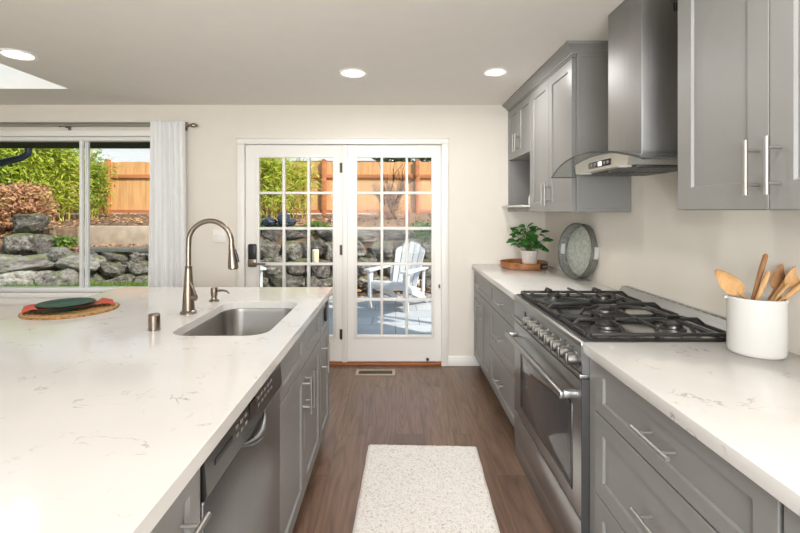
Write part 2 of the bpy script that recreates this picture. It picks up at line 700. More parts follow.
def dup(root, loc, rotz=0.0, label=None, group=None, scale=None):
    r = root.copy()
    COL.objects.link(r)
    r.location = loc
    r.rotation_euler = (0, 0, rotz)
    if scale:
        r.scale = scale
    if label:
        r['label'] = label
    if group:
        r['group'] = group
    for ch in list(root.children):
        c = ch.copy()
        COL.objects.link(c)
        c.parent = r
        for g in list(ch.children):
            d = g.copy()
            COL.objects.link(d)
            d.parent = c
    return r


def facing(side, plane):
    """map (u along the front, v up, depth into the cabinet)"""
    if side == '-X':
        return lambda u, v, d: (plane+d, u, v)
    if side == '+X':
        return lambda u, v, d: (plane-d, u, v)
    return lambda u, v, d: (u, plane+d, v)


def pull(parent, mapf, u, v, L, vertical, r=0.0062, stand=0.038):
    """round bar handle on two posts, standing off the front"""
    m = MB()
    h = L/2
    if vertical:
        a, b = mapf(u, v-h, -stand), mapf(u, v+h, -stand)
        posts = [(u, v-h*0.62), (u, v+h*0.62)]
    else:
        a, b = mapf(u-h, v, -stand), mapf(u+h, v, -stand)
        posts = [(u-h*0.62, v), (u+h*0.62, v)]
    m.tube([a, b], r, 14)
    for pu, pv in posts:
        m.tube([mapf(pu, pv, 0.001), mapf(pu, pv, -stand)], r*0.8, 10)
    return m.build('handle', 'pull_metal', parent)


# ------------------------------------------------------------------ the room shell
BW = 4.10      # far wall
RW = 1.36      # right wall
CZ = 2.37      # ceiling
LW = -4.6      # left wall
NW = -2.6      # wall behind the camera
TOPZ = 2.80
CT = 0.9236    # worktop height

WX0, WX1, WZ0, WZ1 = -3.92, -1.97, 0.665, 2.085          # window opening
DX0, DX1, DZ1 = -1.386, 0.442, 2.025                    # door opening

m = MB()
m.box(LW-0.15, RW+0.14, NW-0.15, BW+0.02, -0.12, 0.0)
struct(m.build('floor', 'plank_floor'), 'brown wood plank floor')

m = MB()
m.box(LW-0.15, WX0, BW, BW+0.15, -0.12, TOPZ)
m.box(WX0, WX1, BW, BW+0.15, -0.12, WZ0)
m.box(WX0, WX1, BW, BW+0.15, WZ1, TOPZ)
m.box(WX1, DX0, BW, BW+0.15, -0.12, TOPZ)
m.box(DX0, DX1, BW, BW+0.15, DZ1, TOPZ)
m.box(DX1, RW+0.14, BW, BW+0.15, -0.12, TOPZ)
struct(m.build('wall_far', 'wall_paint'), 'cream painted far wall with window and glass doors')
m = MB()
m.box(RW, RW+0.14, NW, BW, -0.12, TOPZ)
struct(m.build('wall_right', 'wall_paint'), 'cream painted wall behind the range')
m = MB()
m.box(LW-0.15, LW, NW, BW, -0.12, TOPZ)
struct(m.build('wall_left', 'wall_paint'))
m = MB()
m.box(LW-0.15, -3.3, NW-0.15, NW, -0.12, TOPZ)
m.box(-3.3, 0.9, NW-0.15, NW, -0.12, 0.3)
m.box(-3.3, 0.9, NW-0.15, NW, 2.15, TOPZ)
m.box(0.9, RW+0.14, NW-0.15, NW, -0.12, TOPZ)
struct(m.build('wall_near', 'wall_paint'))

SKX0, SKX1, SKY0, SKY1 = -3.75, -2.58, 2.35, 3.556
m = MB()
for (a, b, c, d) in ((LW, SKX0, NW, BW), (SKX1, RW, NW, BW), (SKX0, SKX1, NW, SKY0), (SKX0, SKX1, SKY1, BW)):
    m.box(a, b, c, d, CZ, CZ+0.06)
struct(m.build('ceiling', 'ceiling_paint'), 'pale beige painted ceiling')
m = MB()
for (a, b, c, d) in ((SKX0-0.03, SKX0, SKY0, SKY1), (SKX1, SKX1+0.03, SKY0, SKY1), (SKX0, SKX1, SKY0-0.03, SKY0), (SKX0, SKX1, SKY1, SKY1+0.03)):
    m.box(a, b, c, d, CZ+0.06, 2.98)
sw = struct(m.build('trim_3', 'white_trim'), 'white skylight well in the ceiling')
m = MB()
m.box(SKX0, SKX1, SKY0, SKY1, 2.94, 2.95)
m.build('skylight_pane', 'frosted', sw)

# roof slab and eave (they shade the patio)
m = MB()
for (a, b, c, d) in ((-5.2, SKX0-0.03, -3.6, 4.34), (SKX1+0.03, 2.3, -3.6, 4.34), (SKX0-0.03, SKX1+0.03, -3.6, SKY0-0.03), (SKX0-0.03, SKX1+0.03, SKY1+0.03, 4.34)):
    m.box(a, b, c, d, 2.80, 2.90)
m.prism([(4.25, 2.42), (4.88, 2.082), (4.88, 2.20), (4.25, 2.75)], 'X', -7.5, 2.02)
struct(m.build('roof', 'eave_dark'), 'dark roof eave outside above the window')

# baseboard, casing
m = MB()
m.box(0.475, 0.76, BW-0.014, BW, 0, 0.088, 0.003)
m.box(-4.6, -1.435, BW-0.014, BW, 0, 0.088, 0.003)
struct(m.build('baseboard_far', 'white_trim'), 'white baseboard of the far wall')
m = MB()
cw = 0.062
m.box(-1.436, -1.436+cw, BW-0.018, BW, 0, 2.0115, 0.004)
m.box(0.476-cw, 0.476, BW-0.018, BW, 0, 2.0115, 0.004)
m.box(-1.436, 0.476, BW-0.018, BW, 2.012, 2.062, 0.004)
m.box(-1.445, 0.485, BW-0.022, BW, 2.0622, 2.072, 0.002)
# jambs
m.box(DX0-0.005, DX0+0.012, BW, BW+0.15, 0, DZ1)
m.box(DX1-0.012, DX1+0.005, BW, BW+0.15, 0, DZ1)
m.box(DX0, DX1, BW, BW+0.15, DZ1-0.012, DZ1+0.005)
cas = struct(m.build('trim_1', 'white_trim'), 'white casing round the glass doors')
m = MB()
m.box(DX0+0.01, DX1-0.01, BW-0.012, BW+0.16, 0.0, 0.022, 0.004)
m.build('threshold', 'threshold_wood', cas)


def french_door(name, x0, x1, gx0, gx1, label):
    d = struct_empty(name, ((x0+x1)/2, BW+0.045, 0.03))
    d['label'] = label
    y0, y1 = BW+0.025, BW+0.067
    gz0, gz1 = 0.268, 1.897
    m = MB()
    m.box(x0, gx0, y0, y1, 0.03, 2.01)
    m.box(gx1, x1, y0, y1, 0.03, 2.01)
    m.box(gx0, gx1, y0, y1, 0.03, gz0)
    m.box(gx0, gx1, y0, y1, gz1, 2.01)
    # raised moulding round the glass
    for (a, b, c, e) in ((gx0-0.022, gx0+0.004, gz0-0.022, gz1+0.022), (gx1-0.004, gx1+0.022, gz0-0.022, gz1+0.022),
                         (gx0, gx1, gz0-0.022, gz0+0.004), (gx0, gx1, gz1-0.004, gz1+0.022)):
        m.box(a, b, y0-0.008, y0+0.01, c, e, 0.003)
    m.build('door_slab', 'white_trim', d)
    m = MB()
    for k in (1, 2):
        x = gx0+(gx1-gx0)*k/3
        m.box(x-0.0115, x+0.0115, y0-0.004, y1+0.004, gz0, gz1, 0.003)
    for k in range(1, 5):
        z = gz0+(gz1-gz0)*k/5
        m.box(gx0, gx1, y0-0.003, y1+0.003, z-0.0115, z+0.0115, 0.003)
    m.build('muntin_grid', 'white_trim', d)
    m = MB()
    m.box(gx0, gx1, (y0+y1)/2-0.003, (y0+y1)/2+0.003, gz0, gz1)
    m.build('pane', 'window_glass', d)
    return d


d1 = french_door('door_1', -1.371, -0.490, -1.252, -0.571, 'left white french door with fifteen panes and black keypad lock')
d2 = french_door('door_2', -0.440, 0.428, -0.356, 0.330, 'right white french door with fifteen panes')
# astragal, hinges
m = MB()
m.box(-0.489, -0.441, BW+0.006, BW+0.07, 0.026, 2.01, 0.004)
m.build('astragal', 'white_trim', d1)
for z in (1.80, 1.05, 0.28):
    m = MB()
    m.tube([(-0.492, BW+0.008, z-0.045), (-0.492, BW+0.008, z+0.045)], 0.007, 10)
    m.box(-0.512, -0.492, BW+0.018, BW+0.026, z-0.045, z+0.045)
    m.build('hinge', 'hinge', d1)
# keypad lock with lever
m = MB()
y = BW+0.025
m.box(-1.345, -1.268, y-0.028, y, 0.955, 1.105, 0.012, 3)
lk = m.build('keypad_lock', 'black', d1)
m = MB()
m.box(-1.347, -1.266, y-0.03, y, 0.895, 0.972, 0.012, 3)
m.build('lock_plate', 'faucet_metal', lk)
m = MB()
m.tube([(-1.306, y-0.02, 0.925), (-1.306, y-0.065, 0.925)], 0.012, 12)
m.tube([(-1.306, y-0.062, 0.925), (-1.25, y-0.064, 0.928), (-1.175, y-0.058, 0.927)], [0.011, 0.010, 0.008], 12)
m.build('lever', 'faucet_metal', lk)
for z in (0.72, 1.36):
    m = MB()
    m.tube([(-1.362, BW+0.01, z-0.035), (-1.362, BW+0.01, z+0.035)], 0.005, 10)
    m.build('strike', 'hinge', d1) if z > 1.5 else m.bm.free()
m = MB()
m.tube([(0.290, BW+0.012, 0.055), (0.290, BW-0.006, 0.055)], 0.013, 12)
m.build('door_stop', 'black', d2)
m = MB()
m.box(0.392, 0.406, BW+0.016, BW+0.03, 0.70, 0.735, 0.003)
m.build('latch', 'hinge', d2)

# ---- window
w = struct_empty('window_1', ((WX0+WX1)/2, BW+0.05, WZ0))
w['label'] = 'white sliding window behind the island'
m = MB()
fy0, fy1 = BW+0.03, BW+0.12
t = 0.035
m.box(WX0, WX1, fy0, fy1, WZ1-t, WZ1, 0.003)
m.box(WX0, WX1, fy0, fy1, WZ0, WZ0+t, 0.003)
m.box(WX0, WX0+t, fy0, fy1, WZ0+t, WZ1-t, 0.003)
m.box(WX1-t, WX1, fy0, fy1, WZ0+t, WZ1-t, 0.003)
m.build('window_frame', 'vinyl', w)
WM = (84-395.7)*4.15/F
m = MB()
m.box(WM-0.034, WM-0.008, fy0+0.005, fy0+0.04, WZ0+t, WZ1-t, 0.004)
m.box(WX0+t, WX0+t+0.03, fy0+0.005, fy0+0.04, WZ0+t, WZ1-t, 0.004)
sa = m.build('sliding_sash', 'vinyl', w)
m = MB()
m.box(WX0+t+0.03, WM-0.034, fy0+0.02, fy0+0.025, WZ0+t, WZ1-t)
m.build('pane', 'window_glass', sa)
m = MB()
m.box(WM-0.010, WM+0.014, fy0+0.05, fy0+0.085, WZ0+t, WZ1-t, 0.004)
m.box(WM-0.006, WM+0.006, fy0+0.041, fy0+0.05, WZ0+t, WZ1-t, 0.002)
fs = m.build('fixed_sash', 'vinyl', w)
m = MB()
m.box(WM+0.014, WX1-t, fy0+0.065, fy0+0.070, WZ0+t, WZ1-t)
m.build('pane', 'window_glass', fs)
m = MB()
m.box(WX0-0.02, WX1+0.02, BW-0.03, BW+0.03, WZ0-0.045, WZ0, 0.006)
m.box(WX0, WX1, BW-0.015, BW, WZ0-0.11, WZ0-0.045, 0.003)
m.build('window_sill', 'white_trim', w)
m = MB()
m.box(WX0-0.07, WX1+0.07, BW-0.016, BW, WZ1, WZ1+0.05, 0.003)
m.box(WX0-0.07, WX0, BW-0.016, BW, WZ0-0.05, WZ1, 0.003)
m.box(WX1, WX1+0.07, BW-0.016, BW, WZ0-0.05, WZ1, 0.003)
m.build('window_casing', 'white_trim', w)
# unseen rear window behind the camera, added to go with the fill lamp
w2 = struct_empty('added_rear_window', (-1.2, NW-0.08, 0.3))
m = MB()
for (a, b, c, d) in ((-3.3, 0.9, 0.3, 0.35), (-3.3, 0.9, 2.1, 2.15), (-3.3, -3.25, 0.35, 2.1), (0.85, 0.9, 0.35, 2.1), (-1.23, -1.17, 0.35, 2.1)):
    m.box(a, b, NW-0.11, NW-0.05, c, d)
m.build('window_frame', 'vinyl', w2)
m = MB()
m.box(-3.25, 0.85, NW-0.083, NW-0.078, 0.35, 2.1)
m.build('pane', 'window_glass', w2)

# ------------------------------------------------------------------ island
IX = -0.420      # door plane facing the aisle
IB = -1.02       # back of the island cabinets
face = facing('+X', IX)


def cabinet_body(parent, x_in, x_out, y0, y1, z0, z1, open_top=False):
    m = MB()
    lo, hi = min(x_in, x_out), max(x_in, x_out)
    if open_top:
        t = 0.018
        m.box(lo, hi, y0, y0+t, z0, z1)
        m.box(lo, hi, y1-t, y1, z0, z1)
        m.box(lo, hi, y0+t, y1-t, z0, z0+t)
        bx = lo if abs(lo) > abs(hi) else hi
        if bx == lo:
            m.box(lo, lo+t, y0+t, y1-t, z0+t, z1)
        else:
            m.box(hi-t, hi, y0+t, y1-t, z0+t, z1)
        f0, f1 = (hi-t, hi) if bx == lo else (lo, lo+t)
        m.box(f0, f1, y0+t, y1-t, z1-0.04, z1)
        m.box(f0, f1, y0+t, y1-t, 0.675, 0.715)
        m.box(f0, f1, (y0+y1)/2-0.02, (y0+y1)/2+0.02, z0+t, z1-0.04)
    else:
        m.box(lo, hi, y0, y1, z0, z1, 0.001, 1)
    return m.build('body', 'cabinet', parent)


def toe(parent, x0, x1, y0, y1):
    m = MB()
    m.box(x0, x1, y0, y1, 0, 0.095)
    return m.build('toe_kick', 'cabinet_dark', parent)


def front(parent, name, mapf, y0, y1, z0, z1, fw=0.058, fv=None):
    g = 0.0016
    m = MB()
    m.shaker(mapf, y0+g, y1-g, z0+g, z1-g, fw, fv=fv)
    return m.build(name, 'cabinet', parent, smooth=False)


UZ = CT-0.0375        # underside of the worktops
ZT = UZ-0.006         # top of the fronts

# worktop with sink cut-out
SX0, SX1, SY0, SY1 = -0.897, -0.508, 1.752, 2.412


def rrect(x0, x1, y0, y1, r, k=8):
    pts = []
    for cx, cy, a0 in ((x1-r, y1-r, 0), (x0+r, y1-r, PI/2), (x0+r, y0+r, PI), (x1-r, y0+r, 1.5*PI)):
        for i in range(k+1):
            a = a0+PI/2*i/k
            pts.append((cx+r*math.cos(a), cy+r*math.sin(a)))
    return pts


bm = bmesh.new()
loops = [[(-1.744, -0.6), (-0.398, -0.6), (-0.398, 2.866), (-1.744, 2.866)], rrect(SX0, SX1, SY0, SY1, 0.085)]
loops[0] = rrect(-1.744, -0.398, -0.6, 2.866, 0.012, 3)
edges = []
for lp in loops:
    vs = [bm.verts.new((x, y_, UZ)) for x, y_ in lp]
    for i in range(len(vs)):
        edges.append(bm.edges.new((vs[i], vs[(i+1) % len(vs)])))
bmesh.ops.triangle_fill(bm, use_beauty=True, use_dissolve=False, edges=edges)
ret = bmesh.ops.extrude_face_region(bm, geom=bm.faces[:])
bmesh.ops.translate(bm, verts=[v for v in ret['geom'] if isinstance(v, bmesh.types.BMVert)], vec=(0, 0, CT-UZ))
m = MB()
m.bm.free()
m.bm = bm
o = m.build('island_worktop', 'quartz')
bv = o.modifiers.new('b', 'BEVEL')
bv.width = 0.003
bv.segments = 2
bv.limit_method = 'ANGLE'
tag(o, 'long white quartz island worktop with sink cut-out', 'countertop')

# sink basin
sk = thing('kitchen_sink', 'stainless undermount sink set in the white island worktop', 'sink', ((SX0+SX1)/2, (SY0+SY1)/2, UZ-0.22))
m = MB()
rings = []
for (ins, z, r) in ((-0.02, UZ-0.0005, 0.095), (0.004, UZ-0.0005, 0.085), (0.006, UZ-0.02, 0.084), (0.010, UZ-0.18, 0.08), (0.022, UZ-0.205, 0.07), (0.05, UZ-0.215, 0.05)):
    rings.append([m.bm.verts.new((x, y_, z)) for x, y_ in rrect(SX0+ins, SX1-ins, SY0+ins, SY1-ins, r)])
for a, b in zip(rings, rings[1:]):
    for k in range(len(a)):
        m.bm.faces.new((a[k], a[(k+1) % len(a)], b[(k+1) % len(a)], b[k]))
m.bm.faces.new(rings[-1])
m.build('basin', 'sink_steel', sk, ang=50)
m = MB()
m.lathe([(0, 0.006), (0.03, 0.004), (0.042, 0.006), (0.045, 0.001)], ((SX0+SX1)/2, (SY0+SY1)/2, UZ-0.215), 28)
m.build('drain', 'steel_dark', sk)

# near island cabinet
c = thing('island_cabinet', 'grey island cabinet nearest the camera, left of the dishwasher', 'cabinet', (-0.72, 0.4, 0))
cabinet_body(c, IB, IX-0.021, 0.15, 0.974, 0.095, UZ-0.001)
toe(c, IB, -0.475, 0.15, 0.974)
df = front(c, 'drawer', face, 0.155, 0.972, 0.70, ZT, 0.05)
pull(df, face, 0.83, 0.79, 0.18, False)
dd = front(c, 'door', face, 0.565, 0.972, 0.10, 0.697)
pull(dd, face, 0.60, 0.60, 0.16, True)
dd = front(c, 'door', face, 0.155, 0.562, 0.10, 0.697)
pull(dd, face, 0.53, 0.60, 0.16, True)

# dishwasher
dw = thing('dishwasher', 'stainless built-in dishwasher with control strip in the island', 'dishwasher', (-0.72, 1.3, 0))
DY0, DY1 = 0.977, 1.628
m = MB()
m.box(IB, IX-0.03, DY0, DY1, 0.10, UZ-0.002)
m.build('tub', 'cabinet_dark', dw)
m = MB()
m.box(IX-0.03, IX+0.004, DY0+0.003, DY1-0.003, 0.105, 0.775, 0.006, 3)
dp = m.build('door', 'steel_dw', dw)
m = MB()
m.prism([(IX-0.03, 0.778), (IX+0.006, 0.778), (IX+0.010, 0.79), (IX+0.004, 0.873), (IX-0.03, 0.878)], 'Y', DY0+0.003, DY1-0.003)
cp = m.build('control_strip', 'steel_dark', dw)
m = MB()
m.box(IX+0.001, IX+0.0086, 1.03, 1.14, 0.828, 0.840)
m.build('vent_slot', 'black', cp)
m = MB()
m.box(IX+0.002, IX+0.0085, 1.275, 1.325, 0.815, 0.862)
m.build('display', 'display', cp)
for k in range(5):
    for q in range(2):
        for (a, sgn) in ((1.245, -1), (1.36, 1)):
            if sgn < 0 and k > 2:
                continue
            m = MB()
            yy = a+sgn*k*0.034
            m.box(IX+0.003, IX+0.0085 if q == 0 else IX+0.0075, yy-0.009, yy+0.009, 0.818+q*0.022, 0.828+q*0.022, 0.001, 1)
            m.build('button', 'pull_metal' if q == 0 else 'cabinet', cp)
m = MB()
for i in range(13):
    pass
hp = []
for i in range(17):
    a = -1+2*i/16
    hp.append((IX+0.004+0.016*math.cos(a*PI/2)**0.8, 1.325+0.10*a, 0.772-0.022*(math.cos(a*PI/2))))
m.tube(hp, [0.004+0.008*math.cos((-1+2*i/16)*PI/2) for i in range(17)], 14)
m.build('handle', 'steel_dw', dw)
toe(dw, IB, -0.475, DY0, DY1)

# sink base
c = thing('island_cabinet', 'grey two-door island cabinet under the sink, right of the dishwasher', 'cabinet', (-0.72, 2.07, 0))
Y0, Ym, Y1 = 1.632, 2.075, 2.515
cabinet_body(c, IB, IX-0.021, Y0, Y1, 0.095, UZ-0.012, open_top=True)
toe(c, IB, -0.475, Y0, Y1)
for a, b in ((Y0, Ym), (Ym, Y1)):
    front(c, 'false_drawer_front', face, a, b, 0.70, ZT, 0.05)
d_ = front(c, 'door', face, Y0, Ym, 0.10, 0.697)
pull(d_, face, Ym-0.035, 0.575, 0.17, True)
d_ = front(c, 'door', face, Ym, Y1, 0.10, 0.697)
pull(d_, face, Ym+0.035, 0.575, 0.17, True)

# end cabinet
c = thing('island_cabinet', 'narrow grey island end cabinet nearest the glass doors', 'cabinet', (-0.72, 2.68, 0))
Y0, Y1 = 2.522, 2.842
cabinet_body(c, IB, IX-0.021, Y0, Y1, 0.095, UZ-0.001)
toe(c, IB, -0.475, Y0, Y1)
front(c, 'drawer', face, Y0, Y1, 0.70, ZT, 0.045)
d_ = front(c, 'door', face, Y0, Y1, 0.10, 0.697, 0.05)
pull(d_, face, Y0+0.04, 0.575, 0.17, True)
m = MB()
m.box(IX-0.004, IX+0.006, 2.70, 2.775, 0.745, 0.855, 0.003)
ol = m.build('power_outlet', 'black')
tag(ol, 'black power outlet on the end drawer of the island', 'outlet')
# seating side panels
m = MB()
m.box(-1.30, IB-0.004, -0.5, 2.842, 0.0, UZ-0.001, 0.002, 1)
o = m.build('kitchen_island', 'cabinet')
tag(o, 'grey base of the island below the seating overhang', 'island')

# ------------------------------------------------------------------ right-hand run
XF = 0.710
rf = facing('-X', XF)
m = MB()
m.box(0.690, RW-0.002, 2.634, BW-0.002, UZ, CT, 0.0025)
tag(m.build('worktop', 'quartz'), 'white quartz worktop beyond the range, carrying the plant', 'countertop')
m = MB()
m.box(0.690, RW-0.002, 0.25, 1.664, UZ, CT, 0.0025)
tag(m.build('worktop', 'quartz'), 'white quartz worktop nearest the camera, carrying the utensil crock', 'countertop')

c = thing('base_cabinet', 'grey base cabinet with two doors under one drawer in the far corner', 'cabinet', (1.0, 3.75, 0))
cabinet_body(c, XF+0.021, RW-0.003, 3.413, 4.095, 0.095, UZ-0.001)
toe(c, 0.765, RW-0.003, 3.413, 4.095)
d_ = front(c, 'drawer', rf, 3.413, 4.092, 0.70, ZT, 0.05, 0.042)
pull(d_, rf, 3.75, 0.79, 0.16, False)
d_ = front(c, 'door', rf, 3.752, 4.092, 0.10, 0.697, 0.055)
pull(d_, rf, 3.79, 0.575, 0.17, True)
d_ = front(c, 'door', rf, 3.413, 3.752, 0.10, 0.697, 0.055)
pull(d_, rf, 3.715, 0.575, 0.17, True)

c = thing('base_cabinet', 'grey three-drawer base cabinet just beyond the range', 'cabinet', (1.0, 3.0, 0))
cabinet_body(c, XF+0.021, RW-0.003, 2.645, 3.409, 0.095, UZ-0.001)
toe(c, 0.765, RW-0.003, 2.645, 3.409)
for z0, z1, fv in ((0.70, ZT, 0.042), (0.40, 0.697, 0.055), (0.10, 0.397, 0.055)):
    d_ = front(c, 'drawer', rf, 2.648, 3.409, z0, z1, 0.055, fv)
    pull(d_, rf, 3.03, (z0+z1)/2, 0.16, False)

c = thing('base_cabinet', 'grey three-drawer base cabinet on the camera side of the range', 'cabinet', (1.0, 1.2, 0))
cabinet_body(c, XF+0.021, RW-0.003, 0.832, 1.612, 0.095, UZ-0.001)
toe(c, 0.765, RW-0.003, 0.832, 1.612)
for z0, z1, fv in ((0.70, ZT, 0.042), (0.412, 0.697, 0.058), (0.10, 0.409, 0.058)):
    d_ = front(c, 'drawer', rf, 0.835, 1.61, z0, z1, 0.06, fv)
    pull(d_, rf, 1.20, (z0+z1)/2+0.004, 0.17, False)
m = MB()
m.box(XF+0.006, RW-0.003, 1.6135, 1.664, 0.0, UZ-0.001)
m.build('filler_panel', 'cabinet', c)
c = thing('base_cabinet', 'grey base cabinet cut off by the right edge of the picture', 'cabinet', (1.0, 0.5, 0))
cabinet_body(c, XF+0.021, RW-0.003, 0.26, 0.828, 0.095, UZ-0.001)
toe(c, 0.765, RW-0.003, 0.26, 0.828)
d_ = front(c, 'drawer', rf, 0.26, 0.828, 0.70, ZT, 0.06, 0.042)
pull(d_, rf, 0.55, 0.79, 0.17, False)
d_ = front(c, 'door', rf, 0.26, 0.828, 0.10, 0.697)
pull(d_, rf, 0.78, 0.58, 0.17, True)

# ---- range
R0, R1 = 1.668, 2.630
rg = thing('gas_range', 'stainless gas range with black grates and eight front knobs', 'range', (1.0, 2.15, 0))
m = MB()
m.box(0.735, RW-0.004, R0+0.002, R1-0.002, 0.02, 0.905)
m.build('body', 'steel_dark', rg)
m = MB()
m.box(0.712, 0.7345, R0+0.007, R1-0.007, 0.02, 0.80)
m.build('gap_shade', 'black', rg)  # black sheet standing in for the shade in the door and drawer gaps
# cooktop: steel rim and dark recessed pan
m = MB()
m.box(0.686, RW-0.004, R0, R1, 0.900, 0.922, 0.004)
m.build('cooktop', 'steel_y', rg)
m = MB()
m.box(0.700, 1.272, R0+0.010, R1-0.010, 0.9215, 0.9255, 0.002)
pan = m.build('cooktop_pan', 'cast_iron', rg)
for k in range(3):
    ya_ = R0+0.036+k*0.302
    m = MB()
    m.box(0.742, 1.245, ya_, ya_+0.278, 0.9255, 0.9268, 0.0006, 1)
    m.build('spill_tray', 'steel_pan', pan)
# control panel
m = MB()
m.prism([(0.7350, 0.905), (0.6875, 0.905), (0.686, 0.899), (0.690, 0.806), (0.735, 0.800)], 'Y', R0, R1-0.02)
cpn = m.build('control_panel', 'steel_y', rg)
m = MB()
m.box(0.680, 0.735, R0+0.001, R1-0.001, 0.786, 0.803, 0.004, 3)
m.build('ledge', 'steel_y', rg)
for k in range(10):
    pass
for k in range(8):
    yk = 1.705+0.082*k
    m = MB()
    Rm = Matrix.Rotation(-PI/2, 3, 'Y')
    m.lathe([(0.0, 0.0), (0.030, 0.0), (0.0305, 0.004), (0.027, 0.009), (0.0245, 0.012)], (0.688, yk, 0.850), 26, Rm)
    kn = m.build('knob_bezel', 'steel_dark', rg)
    m = MB()
    m.lathe([(0.0235, 0.010), (0.0225, 0.040), (0.021, 0.043), (0.0, 0.043)], (0.688, yk, 0.850), 26, Rm)
    m.box(0.640, 0.656, yk-0.006, yk+0.006, 0.828, 0.872, 0.003)
    m.build('knob', 'knob_metal', rg)
for k in range(2):
    m = MB()
    yy = 1.72+k*0.082
    m.tube([(0.689, yy+0.02, 0.886), (0.684, yy+0.02, 0.886)], 0.003, 10)
    m.build('indicator', 'black', cpn)
m = MB()
m.box(0.684, 0.690, 2.375, 2.405, 0.848, 0.874, 0.002)
m.build('light_switch', 'black', cpn)
# oven door
m = MB()
m.box(0.690, 0.733, R0+0.006, R1-0.006, 0.258, 0.772, 0.004)
od = m.build('oven_door', 'steel_y', rg)
m = MB()
m.box(0.6875, 0.7345, R0, R0+0.0045, 0.0, 0.785)
m.build('side_trim', 'steel_side', rg)
m = MB()
m.box(0.687, 0.694, 1.775, 2.475, 0.335, 0.655, 0.002)
m.build('oven_glass', 'dark_glass', od)
m = MB()
for (a, b, cc, e) in ((1.760, 1.776, 0.322, 0.668), (2.474, 2.490, 0.322, 0.668), (1.760, 2.490, 0.322, 0.336), (1.760, 2.490, 0.654, 0.668)):
    m.box(0.6865, 0.691, a, b, cc, e, 0.0015)
m.build('glass_frame', 'steel_dark', od)
m = MB()
m.box(0.622, 0.642, 1.71, 2.575, 0.694, 0.722, 0.006, 3)
for yy in (1.715, 2.545):
    m.box(0.640, 0.692, yy, yy+0.026, 0.694, 0.722, 0.005)
m.build('handle', 'steel_y', od)
m = MB()
m.box(0.690, 0.733, R0+0.006, R1-0.006, 0.092, 0.248, 0.004)
m.build('drawer', 'steel_y', rg)
m = MB()
m.box(0.694, 0.733, R0+0.006, R1-0.006, 0.0, 0.086, 0.002)
m.build('kick_plate', 'steel_y', rg)
# backguard
m = MB()
m.prism([(1.282, 0.922), (1.318, 0.972), (1.352, 0.972), (1.352, 0.922)], 'Y', R0+0.004, R1-0.004)
bgd = m.build('backguard', 'steel_y', rg)
m = MB()
for k in range(17):
    y_ = R0+0.03+k*(R1-R0-0.06)/16.6
    m.box(1.322, 1.330, y_, y_+0.036, 0.9705, 0.9728)
m.build('vent_slots', 'black', bgd)
# burners
for (bx, by, r) in ((0.86, 1.84, 0.040), (1.13, 1.84, 0.034), (0.86, 2.46, 0.034), (1.13, 2.46, 0.040), (0.995, 2.15, 0.056)):
    m = MB()
    m.lathe([(r*1.5, 0.926), (r*1.45, 0.932), (r*1.1, 0.935), (r*1.05, 0.944)], (bx, by, 0), 28)
    bb = m.build('burner', 'steel_dark', rg)
    m = MB()
    m.lathe([(r*1.02, 0.944), (r*1.04, 0.950), (r*0.9, 0.955), (0, 0.956)], (bx, by, 0), 28)
    m.build('burner_cap', 'cast_iron', bb)
